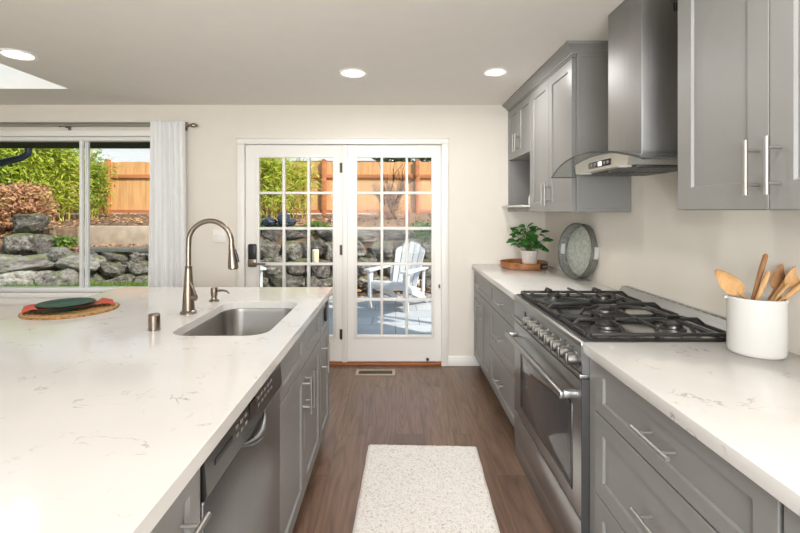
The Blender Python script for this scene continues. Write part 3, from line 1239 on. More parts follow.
# three grates
gy = [R0+0.024, R0+0.024+0.302, R0+0.024+0.608, R1-0.024]
for k in range(3):
    a, b = gy[k]+0.003, gy[k+1]-0.003
    x0, x1 = 0.716, 1.266
    zt = 0.967
    m = MB()
    s_ = 0.013
    # outer frame, chamfered corners standing on feet
    for (p, q) in (((x0+0.02, a+0.006), (x1-0.02, a+0.006)), ((x0+0.02, b-0.006), (x1-0.02, b-0.006)),
                   ((x0+0.006, a+0.02), (x0+0.006, b-0.02)), ((x1-0.006, a+0.02), (x1-0.006, b-0.02)),
                   ((x0+0.006, a+0.02), (x0+0.02, a+0.006)), ((x0+0.006, b-0.02), (x0+0.02, b-0.006)),
                   ((x1-0.006, a+0.02), (x1-0.02, a+0.006)), ((x1-0.006, b-0.02), (x1-0.02, b-0.006))):
        m.bar((p[0], p[1], 0.942), (q[0], q[1], 0.942), s_, s_, bev=0.003)
    # bars that rise to the cooking level and drop to the frame
    ym = (a+b)/2
    xm = (x0+x1)/2

    def finger(p, q, rise=0.03):
        p, q = Vector(p), Vector(q)
        dv = (q-p).normalized()
        m.bar((p.x, p.y, 0.942), (p.x+dv.x*rise, p.y+dv.y*rise, zt), s_*0.85, s_, bev=0.002)
        m.bar((p.x+dv.x*rise*0.9, p.y+dv.y*rise*0.9, zt), (q.x, q.y, zt), s_*0.85, s_, bev=0.002)
    if k != 1:
        m.bar((xm, a+0.01, zt-0.004), (xm, b-0.01, zt-0.004), s_, s_, bev=0.003)
        for cx in (0.86, 1.13):
            finger((cx, a+0.006, 0), (cx, ym-0.035, 0))
            finger((cx, b-0.006, 0), (cx, ym+0.035, 0))
            if cx < xm:
                finger((x0+0.006, ym, 0), (cx-0.035, ym, 0))
                m.bar((cx+0.035, ym, zt), (xm, ym, zt), s_*0.85, s_, bev=0.002)
            else:
                finger((x1-0.006, ym, 0), (cx+0.035, ym, 0))
                m.bar((cx-0.035, ym, zt), (xm, ym, zt), s_*0.85, s_, bev=0.002)
    else:
        for (p, q) in (((x0+0.006, ym), (xm-0.06, ym)), ((x1-0.006, ym), (xm+0.06, ym)),
                       ((xm, a+0.006), (xm, ym-0.06)), ((xm, b-0.006), (xm, ym+0.06)),
                       ((x0+0.10, a+0.006), (xm-0.05, ym-0.05)), ((x0+0.10, b-0.006), (xm-0.05, ym+0.05)),
                       ((x1-0.10, a+0.006), (xm+0.05, ym-0.05)), ((x1-0.10, b-0.006), (xm+0.05, ym+0.05))):
            finger((p[0], p[1], 0), (q[0], q[1], 0))
    for fx in (x0+0.012, x1-0.012, xm):
        for fy in (a+0.01, b-0.01):
            m.box(fx-0.008, fx+0.008, fy-0.006, fy+0.006, 0.926, 0.942)
    m.build('grate', 'cast_iron', rg)

# ------------------------------------------------------------------ wall cabinets
UX = 1.020
uf = facing('-X', UX)
UB = 1.400
c = thing('wall_cabinet', 'tall grey wall cabinet with open niche and crown in the far corner', 'cabinet', (1.2, 3.35, UB))
Ya, Yb, Yc = 2.612, 3.410, 4.096
m = MB()
m.box(UX+0.021, RW-0.002, Ya, Yb, UB, 2.366)
m.box(UX+0.021, RW-0.002, Yb, Yc, 1.857, 2.366)
# niche: sides, back, bottom
m.box(UX+0.001, RW-0.002, Yc-0.05, Yc, UB, 1.857)
m.box(UX+0.001, RW-0.002, Yb, Yb+0.018, UB, 1.857)
m.box(RW-0.014, RW-0.002, Yb+0.018, Yc-0.05, UB, 1.857)
m.box(UX+0.001, RW-0.014, Yb+0.018, Yc-0.05, UB, 1.436)
m.build('body', 'cabinet', c)
m = MB()
m.box(0.962, RW-0.016, Yb+0.02, Yc-0.004, 1.4365, 1.452, 0.003)
m.build('niche_shelf', 'shelf_white', c)
d_ = front(c, 'door', uf, 3.011, Yb, UB, 2.296, 0.062)
pull(d_, uf, 3.045, 1.52, 0.155, True)
d_ = front(c, 'door', uf, Ya, 3.011, UB, 2.296, 0.062)
pull(d_, uf, 2.977, 1.52, 0.155, True)
d_ = front(c, 'small_door', uf, Yb, 3.755, 1.858, 2.296, 0.055)
pull(d_, uf, 3.72, 1.975, 0.15, True)
d_ = front(c, 'small_door', uf, 3.755, Yc, 1.858, 2.296, 0.055)
pull(d_, uf, 3.79, 1.975, 0.15, True)
# panel on the end facing the hood
m = MB()
m.shaker(facing('-Y', Ya-0.014), UX+0.024, RW-0.003, UB+0.002, 2.316, 0.018, 0.0135, 0.003, 0.002)
m.build('end_panel', 'cabinet', c, smooth=False)
m = MB()
m.box(UX+0.001, UX+0.021, Ya, Yc, 2.298, 2.325)
m.build('top_rail', 'cabinet', c)
# crown moulding: front run and return
prof = [(0.0, 2.312), (0.006, 2.312), (0.008, 2.320), (0.014, 2.326), (0.022, 2.334), (0.036, 2.346), (0.046, 2.351), (0.052, 2.354), (0.052, 2.3685), (0.0, 2.3685)]
m = MB()
A = [m.bm.verts.new((UX-u, Ya-0.014-u, z)) for u, z in prof]
B = [m.bm.verts.new((UX-u, Yc, z)) for u, z in prof]
C_ = [m.bm.verts.new((RW-0.002, Ya-0.014-u, z)) for u, z in prof]
for P_, Q_ in ((A, B), (A, C_)):
    for i in range(len(prof)-1):
        m.bm.faces.new((P_[i], P_[i+1], Q_[i+1], Q_[i]))
m.bm.faces.new(B)
m.bm.faces.new(C_)
m.build('crown_molding', 'cabinet', c, ang=20)

c = thing('wall_cabinet', 'grey two-door wall cabinet nearest the camera, right of the hood', 'cabinet', (1.2, 1.25, 1.41))
Ya, Ym, Yb = 0.835, 1.232, 1.634
NB = 1.411
m = MB()
m.box(UX+0.021, RW-0.002, Ya, Yb, NB, 2.30)
m.box(UX-0.03, RW-0.002, Ya, Yb, 2.30, 2.366)
m.build('body', 'cabinet', c)
d_ = front(c, 'door', uf, Ym, Yb, NB, 2.297, 0.074, 0.076)
pull(d_, uf, Ym+0.035, 1.53, 0.155, True, 0.0062)
d_ = front(c, 'door', uf, Ya, Ym, NB, 2.297, 0.074, 0.076)
pull(d_, uf, Ym-0.037, 1.53, 0.155, True, 0.0062)

# decor bottle in the niche
p = Vector((1.10, 3.60, 1.452))
bt_ = thing('decor_bottle', 'small white bottle with wooden stopper in the cabinet niche', 'bottle', p)
m = MB()
m.lathe([(0, 0), (0.035, 0.0), (0.040, 0.01), (0.040, 0.06), (0.030, 0.085), (0.014, 0.10), (0.013, 0.135), (0, 0.135)], p, 24)
m.build('bottle_body', 'ceramic', bt_)
m = MB()
m.lathe([(0, 0.135), (0.015, 0.135), (0.017, 0.165), (0.012, 0.172), (0, 0.172)], p, 20)
m.build('stopper', 'utensil_wood', bt_)

# ---- hood
hd = thing('range_hood', 'stainless chimney hood with curved glass canopy above the range', 'range hood', (1.2, 2.09, 1.585))
HY0, HY1 = 1.912, 2.215
m = MB()
m.box(1.042, RW-0.002, HY0, HY1, 1.650, CZ-0.001, 0.004)
ch_ = m.build('chimney', 'steel_z', hd)
m = MB()
for k in range(4):
    x_ = 1.178+k*0.012
    m.box(x_, x_+0.006, HY0-0.0008, HY0+0.001, 2.255, 2.293)
m.build('chimney_vents', 'black', ch_)


GYC, GH = 2.13, 0.485


def arch(y, z_end=1.597, rise=0.075, yc=2.13, half=0.485):
    q = (y-yc)/half
    return z_end+rise*(1-q*q)


m = MB()
top, bot = [], []
ny = 28
xg0, xg1 = 0.875, RW-0.003
rows = []
for i in range(ny+1):
    y_ = GYC-GH+2*GH*i/ny
    q = (y_-GYC)/GH
    xf = xg0+0.03*q*q            # front edge bows out in the middle
    z_ = arch(y_)
    rows.append([m.bm.verts.new((xf, y_, z_)), m.bm.verts.new((xg1, y_, z_)),
                 m.bm.verts.new((xg1, y_, z_+0.007)), m.bm.verts.new((xf, y_, z_+0.007))])
for a, b in zip(rows, rows[1:]):
    for k in range(4):
        m.bm.faces.new((a[k], a[(k+1) % 4], b[(k+1) % 4], b[k]))
m.bm.faces.new(rows[0])
m.bm.faces.new(rows[-1][::-1])
gc = m.build('glass_canopy', 'hood_glass', hd, ang=25)
m = MB()
m.tube([(xg0+0.03*((i/ny*2-1)**2)-0.001, GYC-GH+2*GH*i/ny, arch(GYC-GH+2*GH*i/ny)+0.0035) for i in range(ny+1)], 0.0042, 8)
m.tube([(xg0+0.03, GYC-GH, arch(GYC-GH)+0.0035), (xg1, GYC-GH, arch(GYC-GH)+0.0035)], 0.0042, 8)
m.tube([(xg0+0.03, GYC+GH, arch(GYC+GH)+0.0035), (xg1, GYC+GH, arch(GYC+GH)+0.0035)], 0.0025, 8)
m.build('glass_edge', 'dark_glass', gc)
# steel body under the glass
BY0, BY1 = 1.837, 2.39
m = MB()
bx0 = 0.950
pts_t = []
npt = 16
front_v = []
for i in range(npt+1):
    y_ = BY0+(BY1-BY0)*i/npt
    front_v.append((y_, arch(y_)-0.002))
poly = [(BY0+0.012, 1.600)]+[(y_, z_-0.001) for y_, z_ in front_v]+[(BY1-0.012, 1.600)]
m.prism(poly, 'X', bx0, RW-0.003)
hb = m.build('hood_body', 'steel_hood', hd)
m = MB()
m.box(bx0-0.003, bx0+0.002, 1.99, 2.222, 1.612, 1.642, 0.002)
dpn = m.build('control_panel', 'display', hb)
m = MB()
m.box(bx0-0.0045, bx0-0.002, 2.075, 2.110, 1.617, 1.637)
m.build('display', 'display_lit', dpn)
for k in range(4):
    for y_ in ((2.012+0.032*k) if k < 2 else (2.140+0.034*(k-2)),):
        m = MB()
        m.tube([(bx0-0.002, y_, 1.627), (bx0-0.006, y_, 1.627)], 0.007, 14)
        m.build('button', 'pull_metal', dpn)
for a, b in ((1.87, 2.105), (2.12, 2.355)):
    m = MB()
    m.box(1.00, 1.31, a, b, 1.592, 1.6005, 0.002)
    for k in range(9):
        m.box(1.005+k*0.033, 1.025+k*0.033, a+0.012, b-0.012, 1.589, 1.593)
    m.build('filter', 'steel_dark', hb)
for y_ in (1.92, 2.31):
    m = MB()
    m.lathe([(0, 0.0), (0.026, 0.0), (0.030, 0.006)], (0.975, y_, 1.594), 20)
    m.build('hood_light', 'ceramic', hb)

# ------------------------------------------------------------------ recessed lights
def downlight(x, y_, r, label, watts=DOWNLIGHT_W):
    d = thing('recessed_light', label, 'ceiling light', (x, y_, CZ-0.012), 'recessed ceiling lights')
    m = MB()
    m.lathe([(r*0.74, CZ-0.004), (r*0.77, CZ-0.009), (r*0.96, CZ-0.011), (r, CZ-0.004), (r, CZ-0.0005), (r*0.74, CZ-0.0005)], (x, y_, 0), 40)
    m.build('trim_ring', 'white_trim', d)
    m = MB()
    m.lathe([(0, CZ-0.005), (r*0.74, CZ-0.005), (r*0.74, CZ-0.001), (0, CZ-0.001)], (x, y_, 0), 40)
    m.build('lens', 'lamp_lens', d)
    a = area('lamp_beam', (0, 0, 0.0045), (0, 0, 0), r*1.3, r*1.3, watts, (1.0, 0.97, 0.935), 'DISK')
    a.parent = d


downlight(-2.32, 2.77, 0.105, 'recessed ceiling light at the left, beside the skylight', 5.0)
downlight(-0.297, 3.14, 0.100, 'recessed ceiling light above the middle of the glass doors')
downlight(0.688, 3.116, 0.082, 'recessed ceiling light closest to the corner wall cabinet')
for (x, y_) in ((-3.4, -0.6), (-0.1, -0.3), (0.75, 0.7), (0.15, 1.72), (-2.32, -1.4), (-0.297, -1.4)):  # unseen downlights, added to brighten the room
    downlight(x, y_, 0.10, 'added unseen recessed ceiling light out of the picture, behind the camera' if y_ < 0.8 else 'added unseen recessed ceiling light just above the top edge of the picture', DOWNLIGHT_W if y_ < 0.8 else 6.5)

# ------------------------------------------------------------------ curtain and rod
cr = thing('curtain_rod', 'brushed nickel double curtain rod above the window', 'curtain rod', (-2.8, 4.03, 2.17))
m = MB()
zr = 2.172
m.tube([(-4.3, 4.035, zr), (-1.86, 4.035, zr)], 0.011, 12)
m.build('rod', 'pull_metal', cr)
m = MB()
m.tube([(-4.3, 4.068, zr+0.026), (-1.88, 4.068, zr+0.026)], 0.009, 10)
m.build('back_rod', 'pull_metal', cr)
m = MB()
m.lathe([(0, 0), (0.012, 0.0), (0.013, 0.012), (0.008, 0.02), (0.016, 0.032), (0.021, 0.05), (0.016, 0.068), (0.008, 0.074), (0.012, 0.082), (0, 0.086)], (-1.86, 4.035, zr), 20, Matrix.Rotation(PI/2, 3, 'Y'))
m.build('finial', 'faucet_metal', cr)
for x in (-2.96, -1.90):
    m = MB()
    m.box(x-0.012, x+0.012, 4.092, 4.1, zr-0.04, zr+0.04, 0.002)
    m.tube([(x, 4.095, zr-0.01), (x, 4.04, zr-0.014)], 0.006, 8)
    m.tube([(x-0.05, 4.035, zr-0.012), (x, 4.03, zr-0.004), (x+0.05, 4.035, zr-0.012)], 0.006, 8)
    m.build('bracket', 'faucet_metal', cr)

m = MB()
nx, nz = 90, 14
x0c, x1c = -2.178, -1.872
grid = []
for j in range(nz+1):
    f = j/nz
    z = 0.03+(2.20-0.03)*f
    row = []
    for i in range(nx+1):
        u = i/nx
        amp = 0.020+0.010*(1-f)
        yy = 3.997-0.010*(1-f)+amp*0.8*math.sin(u*2*PI*6+0.6*math.sin(3*f+u*4))+0.006*math.sin(u*2*PI*13+f*2)
        xw = x0c+(x1c-x0c)*u-(0.03*(1-f))*(1-2*u)
        row.append(m.bm.verts.new((xw, yy-0.0, z)))
    grid.append(row)
for j in range(nz):
    for i in range(nx):
        m.bm.faces.new((grid[j][i], grid[j][i+1], grid[j+1][i+1], grid[j+1][i]))
o = m.build('sheer_curtain', 'sheer', ang=180, recalc=False)
so = o.modifiers.new('s', 'SOLIDIFY')
so.thickness = 0.0012
tag(o, 'white sheer curtain panel hanging at the right of the window', 'curtain')

# switch plate
sp = thing('light_switch', 'white double light switch plate on the wall behind the faucet', 'switch', (-1.60, 4.095, 1.18))
m = MB()
m.box(-1.660, -1.542, 4.092, 4.0995, 1.120, 1.240, 0.003)
m.build('plate', 'outlet_white', sp)
for x in (-1.630, -1.572):
    m = MB()
    m.box(x-0.005, x+0.005, 4.082, 4.093, 1.172, 1.192, 0.002)
    m.build('toggle', 'outlet_white', sp)

# ------------------------------------------------------------------ faucet group
fx, fy = -0.981, 2.135
fc = thing('kitchen_faucet', 'tall brushed nickel gooseneck faucet behind the sink', 'faucet', (fx, fy, CT))
m = MB()
m.lathe([(0, 0), (0.037, 0.0), (0.037, 0.006), (0.033, 0.011), (0.027, 0.016)], (fx, fy, CT), 30)
m.build('base', 'faucet_metal', fc)
m = MB()
m.lathe([(0.028, 0.014), (0.0275, 0.03), (0.0165, 0.205), (0.0155, 0.213), (0.0165, 0.215), (0.0165, 0.222), (0.012, 0.224), (0, 0.224)], (fx, fy, CT), 30)
m.build('body', 'faucet_metal', fc)
m = MB()
R_ = 0.102
pts = [(fx, fy, CT+0.215), (fx, fy, CT+0.30)]
cx = fx+R_
for i in range(1, 20):
    a = PI-PI*1.04*i/19
    pts.append((cx+R_*math.cos(a), fy, CT+0.335+R_*math.sin(a)))
m.tube(pts, 0.0118, 16)
m.build('spout', 'faucet_metal', fc)
ex, ez = pts[-1][0], pts[-1][2]
m = MB()
m.tube([(ex, fy, ez+0.004), (ex+0.001, fy, ez-0.012), (ex+0.003, fy, ez-0.03), (ex+0.007, fy, ez-0.075), (ex+0.009, fy, ez-0.108), (ex+0.009, fy, ez-0.113)], [0.0135, 0.0145, 0.0155, 0.022, 0.0245, 0.020], 20)
sh = m.build('spray_head', 'faucet_metal', fc)
m = MB()
m.tube([(ex+0.018, fy-0.004, ez-0.02), (ex+0.028, fy-0.004, ez-0.05), (ex+0.034, fy-0.004, ez-0.08)], [0.005, 0.006, 0.005], 10)
m.build('spray_button', 'black', sh)
m = MB()
m.tube([(fx+0.018, fy-0.004, CT+0.075), (fx+0.040, fy-0.006, CT+0.075)], 0.014, 14)
m.tube([(fx+0.036, fy-0.006, CT+0.078), (fx+0.034, fy-0.012, CT+0.105), (fx+0.022, fy-0.016, CT+0.135), (fx+0.016, fy-0.018, CT+0.15)], [0.008, 0.006, 0.005, 0.005], 12)
m.build('lever', 'faucet_metal', fc)

sx_, sy_ = -0.976, 2.424
sd_ = thing('soap_dispenser', 'brushed nickel soap dispenser with curved nozzle beside the faucet', 'soap dispenser', (sx_, sy_, CT))
m = MB()
m.lathe([(0, 0), (0.026, 0), (0.026, 0.005), (0.016, 0.010), (0.013, 0.026)], (sx_, sy_, CT), 26)
m.build('base', 'faucet_metal', sd_)
m = MB()
m.lathe([(0.013, 0.025), (0.0175, 0.03), (0.0185, 0.062), (0.016, 0.072), (0, 0.074)], (sx_, sy_, CT), 26)
m.build('pump_head', 'faucet_metal', sd_)
m = MB()
m.tube([(sx_+0.01, sy_, CT+0.055), (sx_+0.05, sy_, CT+0.057), (sx_+0.07, sy_, CT+0.052), (sx_+0.082, sy_, CT+0.040)], [0.007, 0.006, 0.0055, 0.005], 12)
m.build('nozzle', 'faucet_metal', sd_)

ax, ay = -0.984, 1.838
m = MB()
m.lathe([(0, 0), (0.0245, 0), (0.0245, 0.003), (0.0225, 0.004), (0.0225, 0.060), (0.019, 0.066), (0, 0.067)], (ax, ay, CT), 32)
o = m.build('air_gap_cap', 'faucet_metal')
tag(o, 'small round nickel air gap cap on the worktop left of the sink', 'air gap')

# ------------------------------------------------------------------ place setting
mx_, my_ = -1.578, 2.195
m = MB()
rr = []
for i in range(1, 17):
    r = 0.198*i/16
    rr.append((r, 0.0075+0.0025*math.sin(i*PI)*0+0.002*abs(math.sin(i*PI/2))))
m.lathe([(0, 0.008)]+rr+[(0.200, 0.004), (0.198, 0.0), (0, 0.0)], (0, 0, 0), 64)
o = m.build('placemat', 'woven', ang=60)
o.location = (mx_, my_, CT+0.0002)
tag(o, 'round woven straw placemat on the island corner', 'placemat')
zp = CT+0.0102


def plate(name, label, cx, cy, z, R):
    m = MB()
    m.lathe([(0, 0.004), (R*0.62, 0.004), (R*0.68, 0.0055), (R*0.98, 0.012), (R, 0.014), (R*0.985, 0.0155), (R*0.68, 0.0095), (R*0.6, 0.008), (0, 0.008)][::1], (cx, cy, z), 56)
    m.lathe([(R*0.55, 0.004), (R*0.55, 0.0), (R*0.60, 0.0), (R*0.62, 0.0045)], (cx, cy, z), 56)
    o = m.build(name, 'green_glaze', ang=50)
    return tag(o, label, 'plate')


plate('dinner_plate', 'larger dark green plate at the bottom, directly on the straw placemat', mx_-0.040, my_+0.005, zp, 0.142)
# folded napkin between the plates
m = MB()
nv = []
ca, sa_ = math.cos(0.62), math.sin(0.62)
nu, nw = 24, 8
for lay in range(2):
    g = []
    for i in range(nu+1):
        row = []
        for j in range(nw+1):
            u = -0.178+0.356*i/nu
            v_ = -0.048+0.096*j/nw
            z_ = zp+0.0105+0.0065*min(1, max(0, (abs(u)-0.08)/0.055))+0.003*math.sin(i*0.7+j*0.9)*(abs(u) > 0.12)
            over = max(0, abs(u)-0.142)
            z_ -= over*0.25
            z_ += 0.012*lay if abs(u) > 0.125 else 0.002*lay
            row.append(m.bm.verts.new((mx_-0.008+u*ca-v_*sa_, my_+u*sa_+v_*ca, z_)))
        g.append(row)
    nv.append(g)
for lay in range(2):
    for i in range(nu):
        for j in range(nw):
            m.bm.faces.new((nv[lay][i][j], nv[lay][i+1][j], nv[lay][i+1][j+1], nv[lay][i][j+1]))
for i in range(nu):
    for j in (0, nw):
        m.bm.faces.new((nv[0][i][j], nv[0][i+1][j], nv[1][i+1][j], nv[1][i][j]))
for j in range(nw):
    for i in (0, nu):
        m.bm.faces.new((nv[0][i][j], nv[0][i][j+1], nv[1][i][j+1], nv[1][i][j]))
o = m.build('napkin', 'napkin', ang=60)
tag(o, 'folded rust red cloth napkin between the two green plates', 'napkin')
plate('salad_plate', 'smaller dark green plate on top, over the rust red napkin', mx_-0.030, my_+0.005, zp+0.0135, 0.122)

# ------------------------------------------------------------------ plant on wooden tray
tx, ty = 1.088, 3.835
tr_ = thing('wooden_tray', 'round brown wooden serving tray under the potted plant', 'tray', (tx, ty, CT))
m = MB()
R_ = 0.192
m.lathe([(0, 0), (R_*0.96, 0), (R_, 0.006), (R_*1.02, 0.052), (R_*1.01, 0.056), (R_*0.975, 0.055), (R_*0.95, 0.012), (0, 0.010)], (tx, ty, CT), 64)
m.build('tray_body', 'tray_wood', tr_)
a_ = -0.85
hx, hy = tx+R_*1.0*math.cos(a_), ty+R_*1.0*math.sin(a_)
m = MB()
m.obox((hx, hy, CT+0.030), 0.012, 0.10, 0.042, Matrix.Rotation(a_, 3, 'Z'), 0.003)
th = m.build('handle', 'black', tr_)
m = MB()
m.obox((hx+0.006*math.cos(a_), hy+0.006*math.sin(a_), CT+0.028), 0.010, 0.070, 0.014, Matrix.Rotation(a_, 3, 'Z'), 0.003)
m.build('handle_plate', 'pull_metal', th)

px_, py_ = 1.135, 3.83
pz = CT+0.0103
pl = thing('potted_plant', 'leafy green plant in a white textured pot on the wooden tray', 'plant', (px_, py_, pz))
m = MB()
prof = [(0, 0), (0.050, 0.0), (0.053, 0.004)]
rings = []
seg = 60
for j in range(15):
    f = j/14
    r0 = 0.053+0.021*f
    ring = []
    for k in range(seg):
        a = 2*PI*k/seg
        r = r0+0.0022*math.sin(k*PI/3+j*1.4)*(0.2 < f < 0.97)
        ring.append(m.bm.verts.new((px_+r*math.cos(a), py_+r*math.sin(a), pz+0.002+0.136*f)))
    rings.append(ring)
inner = [m.bm.verts.new((px_+0.066*math.cos(2*PI*k/seg), py_+0.066*math.sin(2*PI*k/seg), pz+0.138)) for k in range(seg)]
inner2 = [m.bm.verts.new((px_+0.062*math.cos(2*PI*k/seg), py_+0.062*math.sin(2*PI*k/seg), pz+0.112)) for k in range(seg)]
rings += [inner, inner2]
for a, b in zip(rings, rings[1:]):
    for k in range(seg):
        m.bm.faces.new((a[k], a[(k+1) % seg], b[(k+1) % seg], b[k]))
m.bm.faces.new(rings[0][::-1])
m.build('pot', 'pot_white', pl, ang=60)
m = MB()
m.lathe([(0, 0.118), (0.061, 0.115), (0.061, 0.105), (0, 0.105)], (px_, py_, pz), 30)
m.build('soil', 'soil', pl)
rnd = random.Random(11)
ms, mf = MB(), MB()


def round_leaf(mb, p, d, nrm, L, W):
    d = d.normalized()
    x = d.cross(nrm).normalized()
    nn = x.cross(d)
    c0 = mb.bm.verts.new(p+d*L*0.45-nn*L*0.05)
    k = 12
    ring = []
    for i in range(k):
        a = 2*PI*i/k
        u = 0.5-0.5*math.cos(a)
        w_ = math.sin(a)*W*0.5*(1.0-0.25*(u-0.5))
        ring.append(mb.bm.verts.new(p+d*L*u+x*w_+nn*(0.10*L*abs(math.sin(a)))-nn*L*0.22*u*u))
    for i in range(k):
        mb.bm.faces.new((c0, ring[i], ring[(i+1) % k]))


for i in range(78):
    el = rnd.uniform(0.0, 1.12)
    az = rnd.uniform(0, 2*PI)
    R3 = rnd.uniform(0.05, 0.155)
    dr = Vector((math.cos(az)*math.cos(el*1.3), math.sin(az)*math.cos(el*1.3), math.sin(el*1.3)))
    base = Vector((px_+rnd.uniform(-.02, .02), py_+rnd.uniform(-.02, .02), pz+0.115))
    tip = base+Vector((dr.x*R3*1.0, dr.y*R3*0.9, 0.045+dr.z*R3*1.3))
    tip.x -= 0.012
    midp = (base+tip)/2+Vector((-dr.x*0.02, -dr.y*0.02, 0.02))
    ms.tube([base, midp, tip], [0.0026, 0.0022, 0.0016], 6)
    out = Vector((dr.x, dr.y, rnd.uniform(-0.25, 0.35)))+Vector((rnd.uniform(-.4, .4), rnd.uniform(-.4, .4), 0))
    nrm = Vector((rnd.uniform(-.4, .4)-0.3, rnd.uniform(-.4, .2)-0.35, 0.9))
    round_leaf(mf, tip, out, nrm, rnd.uniform(0.05, 0.075), rnd.uniform(0.038, 0.052))
ms.build('stems', 'stem_green', pl)
mf.build('foliage', 'leaf_plant', pl, ang=80, recalc=False)

# ------------------------------------------------------------------ galvanised tray leaning on the wall
gt = thing('galvanized_tray', 'round galvanized metal tray leaning on the wall above the worktop', 'tray', (0, 0, 0))
Rg, dg_ = 0.192, 0.062
m = MB()
m.lathe([(0, 0.003), (Rg*0.972, 0.003), (Rg*0.972, 0.005), (0, 0.005)], (0, 0, 0), 72)
m.build('tray_floor', 'galvanised', gt)
m = MB()
m.lathe([(Rg*0.90, 0.0), (Rg*0.985, 0.0), (Rg, 0.004), (Rg, dg_), (Rg*0.985, dg_), (Rg*0.975, 0.006), (Rg*0.90, 0.006)], (0, 0, 0), 72)
m.build('tray_wall', 'galvanised_wall', gt)
for zz in (0.012, 0.030, 0.048, dg_+0.003):
    m = MB()
    m.tube([(Rg*1.004*math.cos(2*PI*k/60), Rg*1.004*math.sin(2*PI*k/60), zz) for k in range(61)], 0.0055 if zz > 0.06 else 0.0025, 8, False)
    m.build('rib', 'galvanised_rim', gt)
for sgn in (1, -1):
    m = MB()
    for k in range(9):
        a0 = -0.20+0.40*k/9
        a1 = a0+0.40/9
        am = (a0+a1)/2+(0 if sgn > 0 else PI)
        m.obox((Rg*1.004*math.cos(am), Rg*1.004*math.sin(am), dg_*0.55), 0.020, Rg*0.4/9*1.05, 0.030, Matrix.Rotation(am, 3, 'Z'))
    m.build('handle', 'shelf_white', gt)
# local z is the open side; turn it towards the room and lean it back
nrm = Vector((-math.cos(math.radians(13)), -math.sin(math.radians(13)), 0.0))
lean = math.radians(6)
zax = (nrm*math.cos(lean)+Vector((0, 0, math.sin(lean)))).normalized()
xax = Vector((0, 0, 1)).cross(zax).normalized()
yax = zax.cross(xax)
gt.matrix_world = Matrix.Translation((1.330, 3.215, CT+0.196)) @ Matrix((xax, yax, zax)).transposed().to_4x4()

# ------------------------------------------------------------------ utensil crock
cx_, cy_ = 1.232, 1.541
RIM = 1.116
ck = thing('utensil_crock', 'white ceramic crock full of wooden utensils on the near worktop', 'crock', (cx_, cy_, CT))
m = MB()
h_ = RIM-CT
m.lathe([(0, 0.0), (0.074, 0.0), (0.080, 0.004), (0.0825, 0.014), (0.083, h_-0.02), (0.0845, h_-0.010), (0.0855, h_-0.004), (0.083, h_), (0.078, h_-0.002), (0.077, h_-0.02), (0.076, 0.012), (0, 0.010)], (cx_, cy_, CT), 64)
m.build('crock_body', 'ceramic', ck, ang=50)
m = MB()
lp = Vector((-0.70, 0.35, 0)).normalized()
m.obox((cx_+lp.x*0.085, cy_+lp.y*0.085, RIM-0.007), 0.016, 0.03, 0.010, Matrix.Rotation(math.atan2(lp.y, lp.x), 3, 'Z'), 0.004)
m.build('pouring_lip', 'ceramic', ck)


def utensil(name, label, tip_px, enter_px, ytip, yent, kind, w=0.05, L=0.09, mat='utensil_wood', tilt=0.0):
    tip = at(tip_px[0], tip_px[1], ytip)
    ent = at(enter_px[0], enter_px[1], yent)
    d = (tip-ent).normalized()
    # run down inside the crock until its wall or bottom
    p = ent.copy()
    for k in range(120):
        q = p-d*0.003
        if q.z < CT+0.016 or math.hypot(q.x-cx_, q.y-cy_) > 0.066:
            break
        p = q
    view = Vector((-0.62, -0.78, 0))
    view.rotate(Matrix.Rotation(tilt, 3, 'Z'))
    x = d.cross(view).normalized()
    nn = x.cross(d)
    m = MB()
    if kind == 'stick':
        Lt = (tip-p).length
        pts = [p, p+d*Lt*0.55, p+d*Lt*0.85, tip-d*0.006, tip]
        n0 = len(m.bm.verts)
        m.tube(pts, [0.0055, 0.0065, 0.0085, 0.0075, 0.004], 12)
        m.bm.verts.ensure_lookup_table()
    else:
        hs = tip-d*L
        m.tube([p, hs+d*0.012], [0.0055, 0.0062], 12)
        k = 20
        fr, bk = [], []
        for i in range(k):
            a = 2*PI*i/k
            u = 0.5-0.5*math.cos(a)
            sh_ = math.sin(a)*(0.5+(0.20 if kind == 'pointed' else 0.03)*math.cos(a))
            wv_ = w*sh_
            if kind == 'spatula':
                wv_ = w*0.5*math.copysign(min(1, abs(math.sin(a))*1.9)**0.6, math.sin(a))*(0.55+0.45*u)
            c_ = hs+d*L*u+x*wv_
            fr.append(m.bm.verts.new(c_+nn*0.0035))
            bk.append(m.bm.verts.new(c_-nn*0.0035))
        fc_ = m.bm.verts.new(hs+d*L*0.5+nn*(-0.006 if kind != 'spatula' else 0.0035))
        bc_ = m.bm.verts.new(hs+d*L*0.5-nn*(0.013 if kind != 'spatula' else 0.0035))
        for i in range(k):
            j = (i+1) % k
            m.bm.faces.new((fr[i], fr[j], fc_))
            m.bm.faces.new((bk[j], bk[i], bc_))
            m.bm.faces.new((fr[i], bk[i], bk[j], fr[j]))
    o = m.build(name, mat, ang=40)
    tag(o, label, 'utensil', 'wooden utensils in the crock')
    return o


